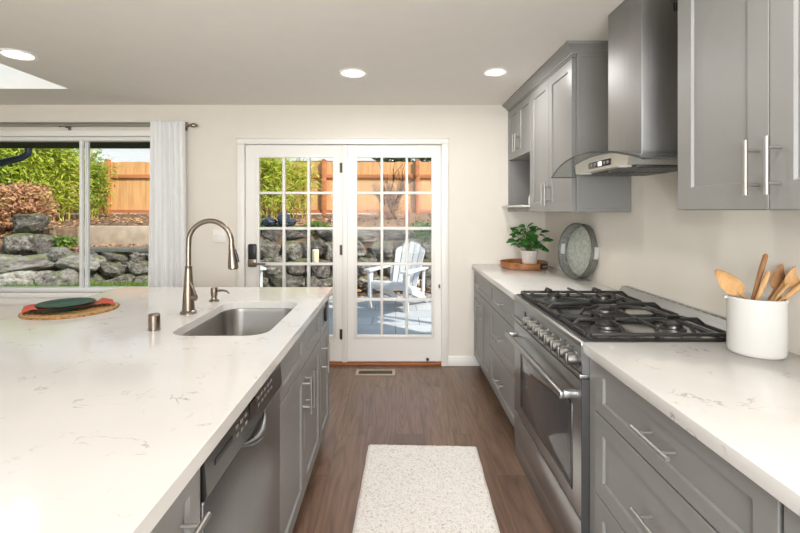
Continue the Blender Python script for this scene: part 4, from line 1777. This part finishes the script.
utensil('wooden_spoon', 'pale wooden spoon leaning left out of the crock', (716, 270), (748, 301), 1.535, 1.545, 'pointed', 0.056, 0.122)
utensil('wooden_utensil', 'tallest wooden utensil handle sticking straight out of the crock', (766, 254), (753, 299), 1.56, 1.56, 'stick', mat='utensil_dark')
utensil('wooden_utensil', 'shorter wooden handle just right of the tallest one', (769, 271), (757, 300), 1.53, 1.53, 'stick')
utensil('wooden_spoon', 'darker wooden spoon with its bowl raised at the back right', (791, 263), (769, 300), 1.575, 1.57, 'spoon', 0.058, 0.11, 'utensil_dark')
utensil('wooden_utensil', 'wooden handle in front of the darker spoon bowl', (793, 272), (772, 301), 1.545, 1.545, 'stick')
utensil('wooden_spoon', 'wooden spoon leaning far right out of the crock', (804, 266), (774, 301), 1.525, 1.53, 'spoon', 0.042, 0.09)
utensil('wooden_utensil', 'lowest wooden handle leaning over the crock rim at the right', (806, 281), (780, 302), 1.50, 1.51, 'stick')

# ------------------------------------------------------------------ rug, floor vent
m = MB()
nx, ny = 70, 110
g = []
x0r, x1r, y0r, y1r = -0.175, 0.470, 1.55, 2.700
for j in range(ny+1):
    row = []
    for i in range(nx+1):
        u, v_ = i/nx, j/ny
        x, y_ = x0r+(x1r-x0r)*u, y0r+(y1r-y0r)*v_
        e = min(u*(x1r-x0r), (1-u)*(x1r-x0r), v_*(y1r-y0r), (1-v_)*(y1r-y0r))
        z = 0.013*min(1, e/0.012)**0.5+0.003*noise.noise(Vector((x*70, y_*70, 0)))*(e > 0.005)
        jx = 0.004*noise.noise(Vector((y_*9, 3, 0)))
        row.append(m.bm.verts.new((x+jx, y_, max(0.001, z))))
    g.append(row)
for j in range(ny):
    for i in range(nx):
        m.bm.faces.new((g[j][i], g[j][i+1], g[j+1][i+1], g[j+1][i]))
o = m.build('floor_rug', 'rug_wool', ang=180)
o.rotation_euler = (0, 0, math.radians(-2.0))
o.location = (-0.083, 0.0, 0.0005)
tag(o, 'cream speckled woven rug on the plank floor between the counters', 'rug')

fv_ = thing('floor_vent', 'bronze metal floor register in front of the glass doors', 'vent', (-0.175, 3.92, 0))
m = MB()
for (a, b, c_, d) in ((-0.345, -0.005, 3.855, 3.875), (-0.345, -0.005, 3.965, 3.985), (-0.345, -0.32, 3.875, 3.965), (-0.03, -0.005, 3.875, 3.965)):
    m.box(a, b, c_, d, 0.0005, 0.006)
m.build('frame', 'vent_metal', fv_)
m = MB()
m.box(-0.32, -0.03, 3.875, 3.965, 0.0004, 0.001)
m.build('duct', 'black', fv_)
m = MB()
for k in range(12):
    x = -0.30+k*0.0225
    m.box(x, x+0.008, 3.876, 3.964, 0.001, 0.005)
m.box(-0.32, -0.03, 3.916, 3.924, 0.001, 0.0055)
m.build('grille', 'hinge', fv_)

# ------------------------------------------------------------------ outdoors
GZ = -0.01
m = MB()
m.box(-1.75, 5.5, BW+0.15, 8.3, GZ-0.2, GZ)
tag(struct(m.build('patio', 'paver'), 'grey paver patio outside the glass doors'))
m = MB()
m.box(-14, -2.75, BW+0.15, 8.6, GZ-0.2, GZ+0.16)
m.box(-2.75, -1.75, BW+0.15, 8.6, GZ-0.2, GZ+0.005)
struct(m.build('lawn', 'grass_ground'), 'green lawn below the window')
m = MB()
m.box(-20, 14, -14, NW-0.15, -0.3, -0.1)
m.box(RW+0.14, 14, NW-0.15, BW+0.15, -0.3, -0.1)
m.box(-20, LW-0.15, NW-0.15, BW+0.15, -0.3, -0.1)
struct(m.build('ground', 'grass_ground'))


def bank_z(x, y):
    """height of the planted terrace behind the boulder wall"""
    lo = 1.05 if x > -3.6 else (0.70 if x > -5.6 else 0.95)
    if -4.0 < x <= -3.2:
        lo = 0.70+(1.05-0.70)*(x+4.0)/0.8
    if -6.8 < x < -3.3 and y < 9.5:
        return 0.68+0.03*noise.noise(Vector((x*1.3, y*1.3, 0)))
    f = min(1, max(0, (y-8.2)/3.6))
    return lo+(1.27-lo)*f+0.05*noise.noise(Vector((x*1.3, y*1.3, 0)))


m = MB()
g = []
xs = [-14+20*i/80 for i in range(81)]
ys = [8.0, 8.05]+[8.2+6.5*j/24 for j in range(25)]+[18, 26]
for j, y_ in enumerate(ys):
    g.append([m.bm.verts.new((x, y_+0.3*(j < 2)*0, GZ-0.1 if j == 0 else bank_z(x, y_)-0.12*(j == 1))) for x in xs])
for j in range(len(ys)-1):
    for i in range(80):
        m.bm.faces.new((g[j][i], g[j][i+1], g[j+1][i+1], g[j+1][i]))
struct(m.build('bank_ground', 'bank', ang=60), 'brown earth bank rising to the fence')

# leaf litter: nobody could count it
rnd = random.Random(3)
m = MB()
for i in range(5200):
    x = rnd.uniform(-9, 2.2)
    y_ = rnd.uniform(8.15, 11.9)
    if rnd.random() < 0.35:
        y_ = rnd.uniform(8.1, 9.2)
    if -6.6 < x < -3.4 and 9.1 < y_ < 9.6:
        continue
    z = bank_z(x, y_)+rnd.uniform(0.005, 0.05)
    a = rnd.uniform(0, 2*PI)
    m.leaf((x, y_, z), (math.cos(a), math.sin(a), rnd.uniform(-.3, .5)), (rnd.uniform(-.5, .5), rnd.uniform(-.9, .2), 1), rnd.uniform(0.05, 0.11), rnd.uniform(0.03, 0.06))
for i in range(1500):
    x = rnd.uniform(-1.2, 2.4)
    y_ = 7.25+0.8*rnd.random()**0.5
    z = GZ+0.02+max(0, (y_-7.35))*0.55*rnd.random()
    a = rnd.uniform(0, 2*PI)
    m.leaf((x, y_, z), (math.cos(a), math.sin(a), rnd.uniform(-.3, .5)), (rnd.uniform(-.5, .5), rnd.uniform(-.9, .2), 1), rnd.uniform(0.05, 0.1), rnd.uniform(0.03, 0.06))
o = m.build('leaf_litter', 'dry_leaf', recalc=False)
tag(o, 'brown fallen leaves scattered over the bank', 'leaves', kind='stuff')

# grass blades along the lawn's edge
m = MB()
for i in range(6000):
    x = rnd.uniform(-8.5, -2.8)
    y_ = rnd.uniform(6.2, 7.7)
    m.leaf((x, y_, GZ+0.155), (rnd.uniform(-.5, .5), rnd.uniform(-.5, .5), 1), (0, -1, 0.2), rnd.uniform(0.05, 0.13), 0.012)
o = m.build('grass_blades', 'fern_leaf', recalc=False)
tag(o, 'short green grass at the foot of the boulders', 'grass', kind='stuff')

# boulders: eight shapes, copied
protos = []
for k in range(8):
    bm = bmesh.new()
    bmesh.ops.create_icosphere(bm, subdivisions=4, radius=0.5)
    off = Vector((k*7.1, k*3.3, 0))
    for v in bm.verts:
        p = v.co.normalized()
        # squarish block, then noise at two scales
        q = Vector([math.copysign(abs(c)**0.62, c) for c in p])*0.42
        q *= 1+0.34*noise.noise(p*1.6+off)+0.16*noise.noise(p*4.2+off)+0.09*noise.noise(p*10+off)
        # a few flat facets
        for t_ in range(5):
            rn = random.Random(k*10+t_)
            nn = Vector((rn.uniform(-1, 1), rn.uniform(-1, 1), rn.uniform(-1, 1))).normalized()
            over = q.dot(nn)-0.36
            if over > 0:
                q -= nn*over*0.85
        v.co = q
    me = bpy.data.meshes.new('boulder')
    for f in bm.faces:
        f.smooth = True
    for e in bm.edges:
        if e.calc_face_angle(0) > 0.35:
            e.smooth = False
    bm.to_mesh(me)
    bm.free()
    me.materials.append(M['rock'])
    protos.append(me)
rnd = random.Random(21)


def boulder(x, y_, z, sx, sy, sz, label, group, pale=False):
    o = bpy.data.objects.new('boulder', rnd.choice(protos))
    COL.objects.link(o)
    if pale:
        o.material_slots[0].link = 'OBJECT'
        o.material_slots[0].material = M['rock_pale']
    o.location = (x, y_, z)
    o.scale = (sx*1.15, sy*1.15, sz*1.2)
    o.rotation_euler = (rnd.uniform(-.2, .2), rnd.uniform(-.2, .2), rnd.choice((0, PI))+rnd.uniform(-.35, .35))
    tag(o, label, 'boulder', group)
    return o


def boulder_wall(x0, x1, top, y_, size, label, group, pale=False):
    z = GZ
    row = 0
    while z < top-0.08:
        h = rnd.uniform(0.8, 1.15)*size*0.72
        h = min(h, top-z+0.04)
        x = x0-rnd.uniform(0, size*0.5)
        while x < x1:
            w_ = rnd.uniform(0.75, 1.5)*size
            boulder(x+w_/2, y_+0.12*row+rnd.uniform(-.05, .05), z+h/2+rnd.uniform(-.02, .02), w_*1.06, size*1.0, h*1.12, label, group, pale)
            x += w_*0.97
        z += h*0.93
        row += 1


boulder_wall(-3.3, 2.2, 1.08, 7.85, 0.44, 'grey mossy boulder in the stacked wall behind the patio', 'boulders of the wall behind the patio')
boulder_wall(-5.45, -3.5, 0.66, 7.75, 0.40, 'grey boulder in the low wall seen through the right window pane', 'boulders below the window ledge')
boulder_wall(-8.3, -5.55, 0.62, 7.55, 0.60, 'large pale boulder in the wall seen through the left window pane', 'large boulders seen through the left window pane', True)
boulder(-6.62, 8.05, 0.82, 0.55, 0.45, 0.42, 'dark grey boulder under the rust coloured shrub, lowest of three', None)
boulder(-6.25, 8.05, 0.80, 0.40, 0.40, 0.36, 'grey boulder under the rust coloured shrub, the one nearest the mullion', None)
boulder(-6.58, 8.15, 1.17, 0.50, 0.42, 0.40, 'grey boulder under the rust coloured shrub, topmost of three', None)
boulder(-5.68, 7.62, 0.68, 0.28, 0.26, 0.26, 'small rounded white rock beside the stone edging', None, True)

# edging stone and concrete retaining wall seen through the window
m = MB()
m.box(-5.55, -3.5, 7.85, 8.15, 0.68, 0.76, 0.02)
tag(m.build('edging_stone', 'edging'), 'long grey stone edging laid on the low boulders', 'edging')
m = MB()
m.box(-6.5, -3.55, 9.2, 9.5, 0.55, 1.09, 0.02)
tag(m.build('concrete_ledge', 'concrete'), 'low tan concrete garden wall below the fence', 'garden wall')

# fence
fn = thing('cedar_fence', 'tall orange cedar board fence across the back of the garden', 'fence', (-3, 12, 1.3))
FY = 12.0
m = MB()
rnd = random.Random(5)
x = -9.5
while x < 4.5:
    w_ = 0.142
    m.box(x, x+w_-0.004, FY+rnd.uniform(0, 0.006), FY+0.022, 1.36, 2.70+rnd.uniform(-.01, .01))
    x += w_
m.build('boards', 'cedar', fn)
for z in (2.32, 1.385):
    m = MB()
    m.box(-9.5, 4.5, FY-0.05, FY, z-0.045, z+0.045)
    m.build('rail', 'cedar_rail', fn)
for px in (109-90, 109, 324.5, 417.5):
    xx = (px-395.7)*FY/F
    m = MB()
    m.box(xx-0.055, xx+0.055, FY-0.11, FY-0.0, 1.15, 2.74, 0.004)
    m.prism([(xx-0.065, 2.74), (xx+0.065, 2.74), (xx, 2.78)], 'Y', FY-0.12, FY+0.01)
    m.build('post', 'cedar_rail', fn)

# neighbours' house and trees beyond the fence
nh = thing('neighbour_house', 'pale sided house just showing over the fence', 'house', (-6.6, 19, 0))
m = MB()
m.box(-13.0, -10.0, 19, 24, 1.2, 4.6)
for k in range(26):
    m.box(-13.02, -9.98, 18.985, 19, 1.2+k*0.13, 1.2+k*0.13+0.115)
m.build('walls', 'siding', nh)
m = MB()
m.prism([(-13.5, 4.5), (-9.5, 4.5), (-11.5, 6.0)], 'Y', 18.6, 24.4)
m.build('roof', 'roofing', nh)
nh2 = thing('neighbour_house', 'white roof corner showing over the fence through the right door', 'house', (-2, 17, 0))
m = MB()
m.box(-4.2, -0.85, 17, 21, 1.2, 3.3)
m.build('walls', 'siding', nh2)
m = MB()
m.prism([(-4.6, 3.25), (-0.75, 3.25), (-2.6, 4.4)], 'Y', 16.7, 21.4)
m.build('roof', 'siding', nh2)


def tree(loc, h, r, label, mat, nl, leaf=0.3, seed=0, group='trees beyond the fence'):
    rn = random.Random(seed)
    t = thing('tree', label, 'tree', loc, group)
    L = Vector(loc)
    m = MB()
    m.tube([L, L+Vector((0.05, 0, h*0.5)), L+Vector((0, 0.1, h*0.85))], [r*0.10, r*0.07, r*0.02], 10)
    for k in range(7):
        a = k*0.9
        b = L+Vector((0, 0, h*(0.4+0.06*k)))
        m.tube([b, b+Vector((math.cos(a)*r*0.4, math.sin(a)*r*0.4, h*0.12)), b+Vector((math.cos(a)*r*0.8, math.sin(a)*r*0.8, h*0.2))], [r*0.035, r*0.025, r*0.01], 7)
    m.build('trunk', 'bark', t)
    m = MB()
    for i in range(nl):
        v = Vector((rn.gauss(0, 1), rn.gauss(0, 1), rn.gauss(0, 1))).normalized()*r*rn.uniform(0.35, 1.0)
        p = L+Vector((v.x, v.y, h*0.68+v.z*h/(2.6*r)*0.9))
        p += Vector((0.3*r*noise.noise(p*0.9), 0, 0.3*r*noise.noise(p*0.9+Vector((9, 9, 9)))))
        d = Vector((rn.gauss(0, 1), rn.gauss(0, 1), rn.gauss(0, .6)))
        m.leaf(p, d, (rn.gauss(0, 1), rn.gauss(0, 1), 1), leaf*rn.uniform(.7, 1.3), leaf*0.5)
    m.build('crown', mat, t, recalc=False)
    return t


tree((-0.1, 23.5, 1.25), 4.6, 1.3, 'dark green tree beyond the fence near the white roof corner', 'tree_leaf', 1500, 0.3, 1)
tree((2.2, 19, 1.25), 4.0, 1.3, 'dark green tree beyond the fence behind the right post', 'tree_leaf', 1500, 0.3, 2)
tree((-6.4, 17, 1.25), 3.3, 1.3, 'pale green tree beyond the fence behind the bamboo', 'bamboo_dark', 1500, 0.3, 3)
tree((5.2, 17.5, 1.25), 4.0, 1.4, 'dark green tree beyond the fence at the far right', 'tree_leaf', 1500, 0.3, 4)


def bamboo(loc, h, rx, ry, nc, nl, mat, label, seed):
    rn = random.Random(seed)
    t = thing('bamboo', label, 'bamboo', loc, 'bamboo clumps in front of the fence')
    L = Vector(loc)
    m, ml = MB(), MB()
    for k in range(nc):
        b = L+Vector((rn.uniform(-rx, rx)*0.75, rn.uniform(-ry, ry)*0.75, -0.05))
        lean_ = Vector((rn.uniform(-.35, .35)*rx, rn.uniform(-.4, .2)*ry, h*rn.uniform(0.8, 1.05)))
        mid = b+lean_*0.5+Vector((0, 0, 0.08*h))
        top_ = b+lean_
        m.tube([b, mid, top_], [0.016, 0.012, 0.004], 6)
        for i in range(nl//nc):
            f = rn.uniform(0.12, 1.0)**0.8
            p = b.lerp(mid, f*2) if f < 0.5 else mid.lerp(top_, f*2-1)
            p = p+Vector((rn.gauss(0, .19), rn.gauss(0, .17), rn.gauss(0, .12)))*(0.6+0.6*rx)
            a = rn.uniform(0, 2*PI)
            d = Vector((math.cos(a), math.sin(a), rn.uniform(-1.1, 0.35)))
            ml.leaf(p, d, (rn.gauss(0, .6), rn.gauss(0, .6)-.4, 1), rn.uniform(0.11, 0.21), rn.uniform(0.022, 0.038), 0.12)
    m.build('culms', 'culm', t)
    ml.build('foliage', mat, t, recalc=False)
    return t


bamboo((-3.05, 10.7, 1.2), 1.75, 0.50, 0.3, 16, 2800, 'bamboo_leaf', 'bright green bamboo clump at the left of the glass doors', 31)
bamboo((-2.35, 11.2, 1.25), 1.55, 0.36, 0.25, 9, 800, 'bamboo_leaf', 'thin yellow green bamboo in front of the fence boards', 32)
bamboo((-8.45, 10.2, 1.05), 2.3, 0.5, 0.35, 20, 4200, 'bamboo_leaf', 'bamboo clump next to the mullion in the left window pane', 34)
bamboo((-9.15, 10.1, 1.0), 2.2, 0.55, 0.35, 20, 4200, 'bamboo_dark', 'bamboo clump behind the rust coloured shrub', 35)
bamboo((-7.55, 11.1, 1.15), 1.75, 0.30, 0.25, 11, 1500, 'bamboo_dark', 'bamboo clump at the left of the right window pane', 36)
bamboo((-10.2, 10.0, 0.9), 2.2, 0.55, 0.35, 18, 3400, 'bamboo_dark', 'bamboo clump at the far left of the window', 38)
bamboo((-7.85, 10.55, 1.1), 2.2, 0.36, 0.3, 14, 2800, 'bamboo_leaf', 'bright bamboo clump straight behind the window mullion', 39)


def shrub(loc, rx, ry, rz, mat, label, nl, leaf, seed, cat='shrub'):
    rn = random.Random(seed)
    t = thing('shrub', label, cat, loc)
    L = Vector(loc)
    m, ml = MB(), MB()
    for k in range(26):
        v = Vector((rn.gauss(0, 1), rn.gauss(0, 1), abs(rn.gauss(0, 1)))).normalized()
        e = L+Vector((v.x*rx, v.y*ry, rz+v.z*rz))*1.0
        e = L+Vector((v.x*rx*.9, v.y*ry*.9, rz*0.6+v.z*rz*1.2))
        m.tube([L, L.lerp(e, 0.5)+Vector((0, 0, 0.05)), e], [0.010, 0.006, 0.002], 5)
    for i in range(nl):
        v = Vector((rn.gauss(0, 1), rn.gauss(0, 1), rn.gauss(0, 1))).normalized()*rn.uniform(0.45, 1)
        p = L+Vector((v.x*rx, v.y*ry, rz*1.0+v.z*rz))
        p += Vector((1, 0, 1))*0.18*rx*noise.noise(p*3)
        d = Vector((rn.gauss(0, 1), rn.gauss(0, 1), rn.gauss(0, .7)))
        ml.leaf(p, d, (rn.gauss(0, 1), -0.5, 1), leaf*rn.uniform(.7, 1.3), leaf*0.55)
    m.build('branches', 'twig', t)
    ml.build('foliage', mat, t, recalc=False)


shrub((-7.25, 8.5, 0.95), 0.85, 0.5, 0.52, 'rust_leaf', 'rust coloured shrub above the boulders in the left window pane', 3600, 0.075, 51)
shrub((0.62, 8.2, 0.75), 0.48, 0.3, 0.24, 'green_leaf', 'dark green shrub on the boulders behind the white chair', 1300, 0.08, 52)
shrub((-2.55, 8.25, 1.05), 0.35, 0.2, 0.12, 'fern_leaf', 'low moss green plant on top of the boulder wall at the left door', 500, 0.06, 53)
shrub((-1.45, 8.2, 1.0), 0.32, 0.2, 0.10, 'fern_leaf', 'low green plant on the boulder wall behind the candle', 420, 0.06, 54)
shrub((-6.0, 7.35, 0.05), 0.30, 0.16, 0.09, 'fern_leaf', 'small green fern at the foot of the large boulders', 420, 0.07, 55)
shrub((-5.95, 8.1, 0.72), 0.20, 0.2, 0.12, 'fern_leaf', 'small yellow green moss cushion beside the rounded white rock', 320, 0.06, 56)

# bare twiggy shrub in front of the fence
rn = random.Random(8)
bs = thing('bare_shrub', 'leafless twiggy shrub in front of the fence', 'shrub', (-0.10, 10.6, 1.28))
m = MB()
B0 = Vector((-0.10, 10.6, 1.2))


def twig(p, d, L, r, lev):
    q = p+d*L
    mid = (p+q)/2+Vector((rn.gauss(0, .02), rn.gauss(0, .02), 0))
    m.tube([p, mid, q], [r, r*0.8, r*0.55], 5)
    if lev:
        for k in range(3):
            nd = (d+Vector((rn.gauss(0, .42), rn.gauss(0, .3), rn.gauss(0.05, .25)))).normalized()
            twig(p.lerp(q, rn.uniform(0.45, 1.0)), nd, L*rn.uniform(0.5, 0.8), r*0.6, lev-1)


for k in range(11):
    a = rn.uniform(0, 2*PI)
    twig(B0+Vector((rn.uniform(-.12, .12), rn.uniform(-.1, .1), 0)), Vector((math.cos(a)*0.55, math.sin(a)*0.4, 1)).normalized(), rn.uniform(0.45, 0.75), 0.019, 2)
m.build('twigs', 'twig', bs)
m = MB()
for i in range(500):
    v = Vector((rn.gauss(0, .2), rn.gauss(0, .15), abs(rn.gauss(0.1, .2))))
    m.leaf(B0+v+Vector((0, 0, .05)), (rn.gauss(0, 1), rn.gauss(0, 1), rn.gauss(0, 1)), (0, -1, 1), 0.06, 0.03)
m.build('dead_leaves', 'rust_leaf', bs, recalc=False)

# dark crumpled tarp on the wall top
bm = bmesh.new()
for (cx, cz, rx, rz) in ((-2.28, 0.045, 0.13, 0.075), (-2.03, 0.09, 0.11, 0.12), (-1.93, 0.04, 0.14, 0.06)):
    r_ = bmesh.ops.create_icosphere(bm, subdivisions=3, radius=1.0)
    for v in r_['verts']:
        p = v.co.copy()
        s_ = 1+0.35*noise.noise(p*2.2+Vector((cx*9, 0, 0)))
        v.co = Vector((cx+p.x*rx*s_, 8.15+p.y*0.12*s_, 1.16+cz+p.z*rz*s_))
m = MB()
m.bm.free()
m.bm = bm
tag(m.build('tarp', 'tarp', ang=40), 'dark blue crumpled tarp on top of the boulder wall', 'tarp')

# downspout
m = MB()
m.tube([(-4.00, 4.92, 2.15), (-4.01, 4.92, 2.03), (-4.08, 4.91, 1.98), (-4.45, 4.80, 1.86), (-4.9, 4.6, 1.74)], 0.036, 12)
tag(m.build('downspout', 'gutter'), 'dark blue downspout elbow under the eave in the window', 'downspout')

# ---- side table and candle
stx, sty = -1.09, 6.62
st = thing('side_table', 'small black metal side table on the patio', 'table', (stx, sty, GZ))
zt_ = 0.635
m = MB()
for (a, b) in (((-.21, -.17), (.21, -.17)), ((-.21, .17), (.21, .17)), ((-.21, -.17), (-.21, .17)), ((.21, -.17), (.21, .17))):
    m.bar((stx+a[0], sty+a[1], zt_-0.01), (stx+b[0], sty+b[1], zt_-0.01), 0.018, 0.018)
m.box(stx-.20, stx+.20, sty-.16, sty+.16, zt_-0.008, zt_)
m.build('tabletop', 'black', st)
for a in (-.20, .20):
    for b in (-.16, .16):
        m = MB()
        m.bar((stx+a, sty+b, zt_-0.02), (stx+a, sty+b, GZ), 0.016, 0.016)
        m.build('leg', 'black', st)
m = MB()
m.tube([(stx-.20+.40*i/10, sty-.16, 0.36-0.10*math.sin(PI*i/10)) for i in range(11)], 0.008, 8)
m.build('brace', 'black', st)
m = MB()
p = Vector((-1.175, 6.60, zt_))
m.lathe([(0, 0), (0.046, 0), (0.048, 0.004), (0.048, 0.195), (0.043, 0.202), (0.02, 0.196), (0, 0.195)], p, 28)
cd_ = thing('pillar_candle', 'cream pillar candle standing on the black side table', 'candle', p)
cb = m.build('wax', 'candle', cd_)
m = MB()
m.tube([p+Vector((0, 0, 0.194)), p+Vector((0.002, 0, 0.21))], 0.0018, 6)
m.build('wick', 'black', cd_)

# ---- adirondack chairs: local frame, front faces -Y
def adirondack(label, loc, rotz):
    t = thing('adirondack_chair', label, 'chair', (0, 0, 0), 'white patio chairs')
    W = 0.27
    # seat: curved slats
    m = MB()
    for k in range(6):
        y_ = 0.02+k*0.09
        z = 0.375-0.03*k*0.85+0.012*max(0, 1-k)
        m.obox((0, y_+0.03, z), W*2, 0.082, 0.022, Matrix.Rotation(-0.24 if k else 0.12, 3, 'X'), 0.004)
    m.obox((0, 0.005, 0.345), W*2+0.03, 0.022, 0.10, None, 0.004)
    m.build('seat', 'plastic_white', t)
    # fan back of five slats under a rounded top
    m = MB()
    base = Vector((0, 0.50, 0.20))
    tl_ = 0.40
    for k in range(-2, 3):
        x0_ = k*0.082
        x1_ = k*0.104
        Ln = 0.795-0.028*k*k
        w0, w1 = 0.066, 0.086
        dirv = Vector((0, math.sin(tl_), math.cos(tl_)))
        nn = Vector((0, math.cos(tl_), -math.sin(tl_)))
        prof2 = [(-w0/2+x0_, 0), (w0/2+x0_, 0)]
        for i in range(9):
            a = PI*i/8
            ex = w1/2*math.cos(a)
            # outer slats slope down to the outside
            top_ = Ln-0.025+0.025*math.sin(a)-0.30*(x1_*ex)/0.1*1.2
            prof2.append((x1_+ex, top_))
        A, B = [], []
        for (u, vv) in prof2:
            c_ = base+Vector((u, 0, 0))+dirv*vv+nn*(0.9*(u*u))*(-0.6)
            A.append(m.bm.verts.new(c_-nn*0.010))
            B.append(m.bm.verts.new(c_+nn*0.010))
        kk = len(A)
        for i in range(kk):
            m.bm.faces.new((A[i], A[(i+1) % kk], B[(i+1) % kk], B[i]))
        m.bm.faces.new(A[::-1])
        m.bm.faces.new(B)
    for vv in (0.16, 0.42):
        c_ = base+Vector((0, math.sin(tl_), math.cos(tl_)))*vv+Vector((0, 0.022, -0.008))
        m.obox(c_, 0.44, 0.022, 0.06, Matrix.Rotation(-tl_, 3, 'X'), 0.003)
    m.build('backrest', 'plastic_white', t)
    for s_ in (-1, 1):
        x = s_*(W+0.03)
        # arm: wide paddle
        m = MB()
        poly = [(x-0.065, -0.06), (x-0.045, -0.085), (x+0.045, -0.085), (x+0.065, -0.06), (x+0.06, 0.25), (x+0.02*s_+0.035, 0.62), (x+0.02*s_-0.035, 0.62), (x-0.06, 0.25)]
        m.prism(poly, 'Z', 0.545, 0.572)
        m.build('armrest', 'plastic_white', t)
        m = MB()
        m.prism([(-0.035, GZ*0), (0.045, 0), (0.065, 0.40), (0.085, 0.545), (-0.055, 0.545), (-0.035, 0.40)], 'X', x-0.014, x+0.014)
        m.box(x-0.014-0.02*(s_ > 0), x+0.014+0.02*(s_ < 0), -0.036, -0.016, 0.0, 0.53, 0.003)
        m.build('front_leg', 'plastic_white', t)
        m = MB()
        x2 = s_*(W-0.005)
        m.prism([(0.0, 0.30), (0.0, 0.385), (0.25, 0.33), (0.50, 0.22), (0.86, 0.0), (0.76, 0.0), (0.45, 0.13)], 'X', x2-0.012, x2+0.012)
        m.build('rear_leg', 'plastic_white', t)
        m = MB()
        m.prism([(0.56, 0.13), (0.62, 0.11), (0.66, 0.545), (0.60, 0.545)], 'X', x2-0.012+s_*0.01, x2+0.012+s_*0.01)
        m.build('arm_support', 'plastic_white', t)
    t.location = loc
    t.rotation_euler = (0, 0, rotz)
    return t


ch1 = adirondack('white slatted garden armchair on the patio behind the right door', (-0.115, 6.42, GZ), -0.50)
dup(ch1, (-2.26, 6.55, GZ), 0.5, 'white garden armchair whose edge shows beside the left door handle', 'white patio chairs')

# tree beside the house whose branches dapple the patio
tree((5.2, 2.0, -0.1), 6.0, 2.3, 'leafy tree beside the house, out of the picture to the right', 'tree_leaf', 80, 0.32, 9, 'garden trees')
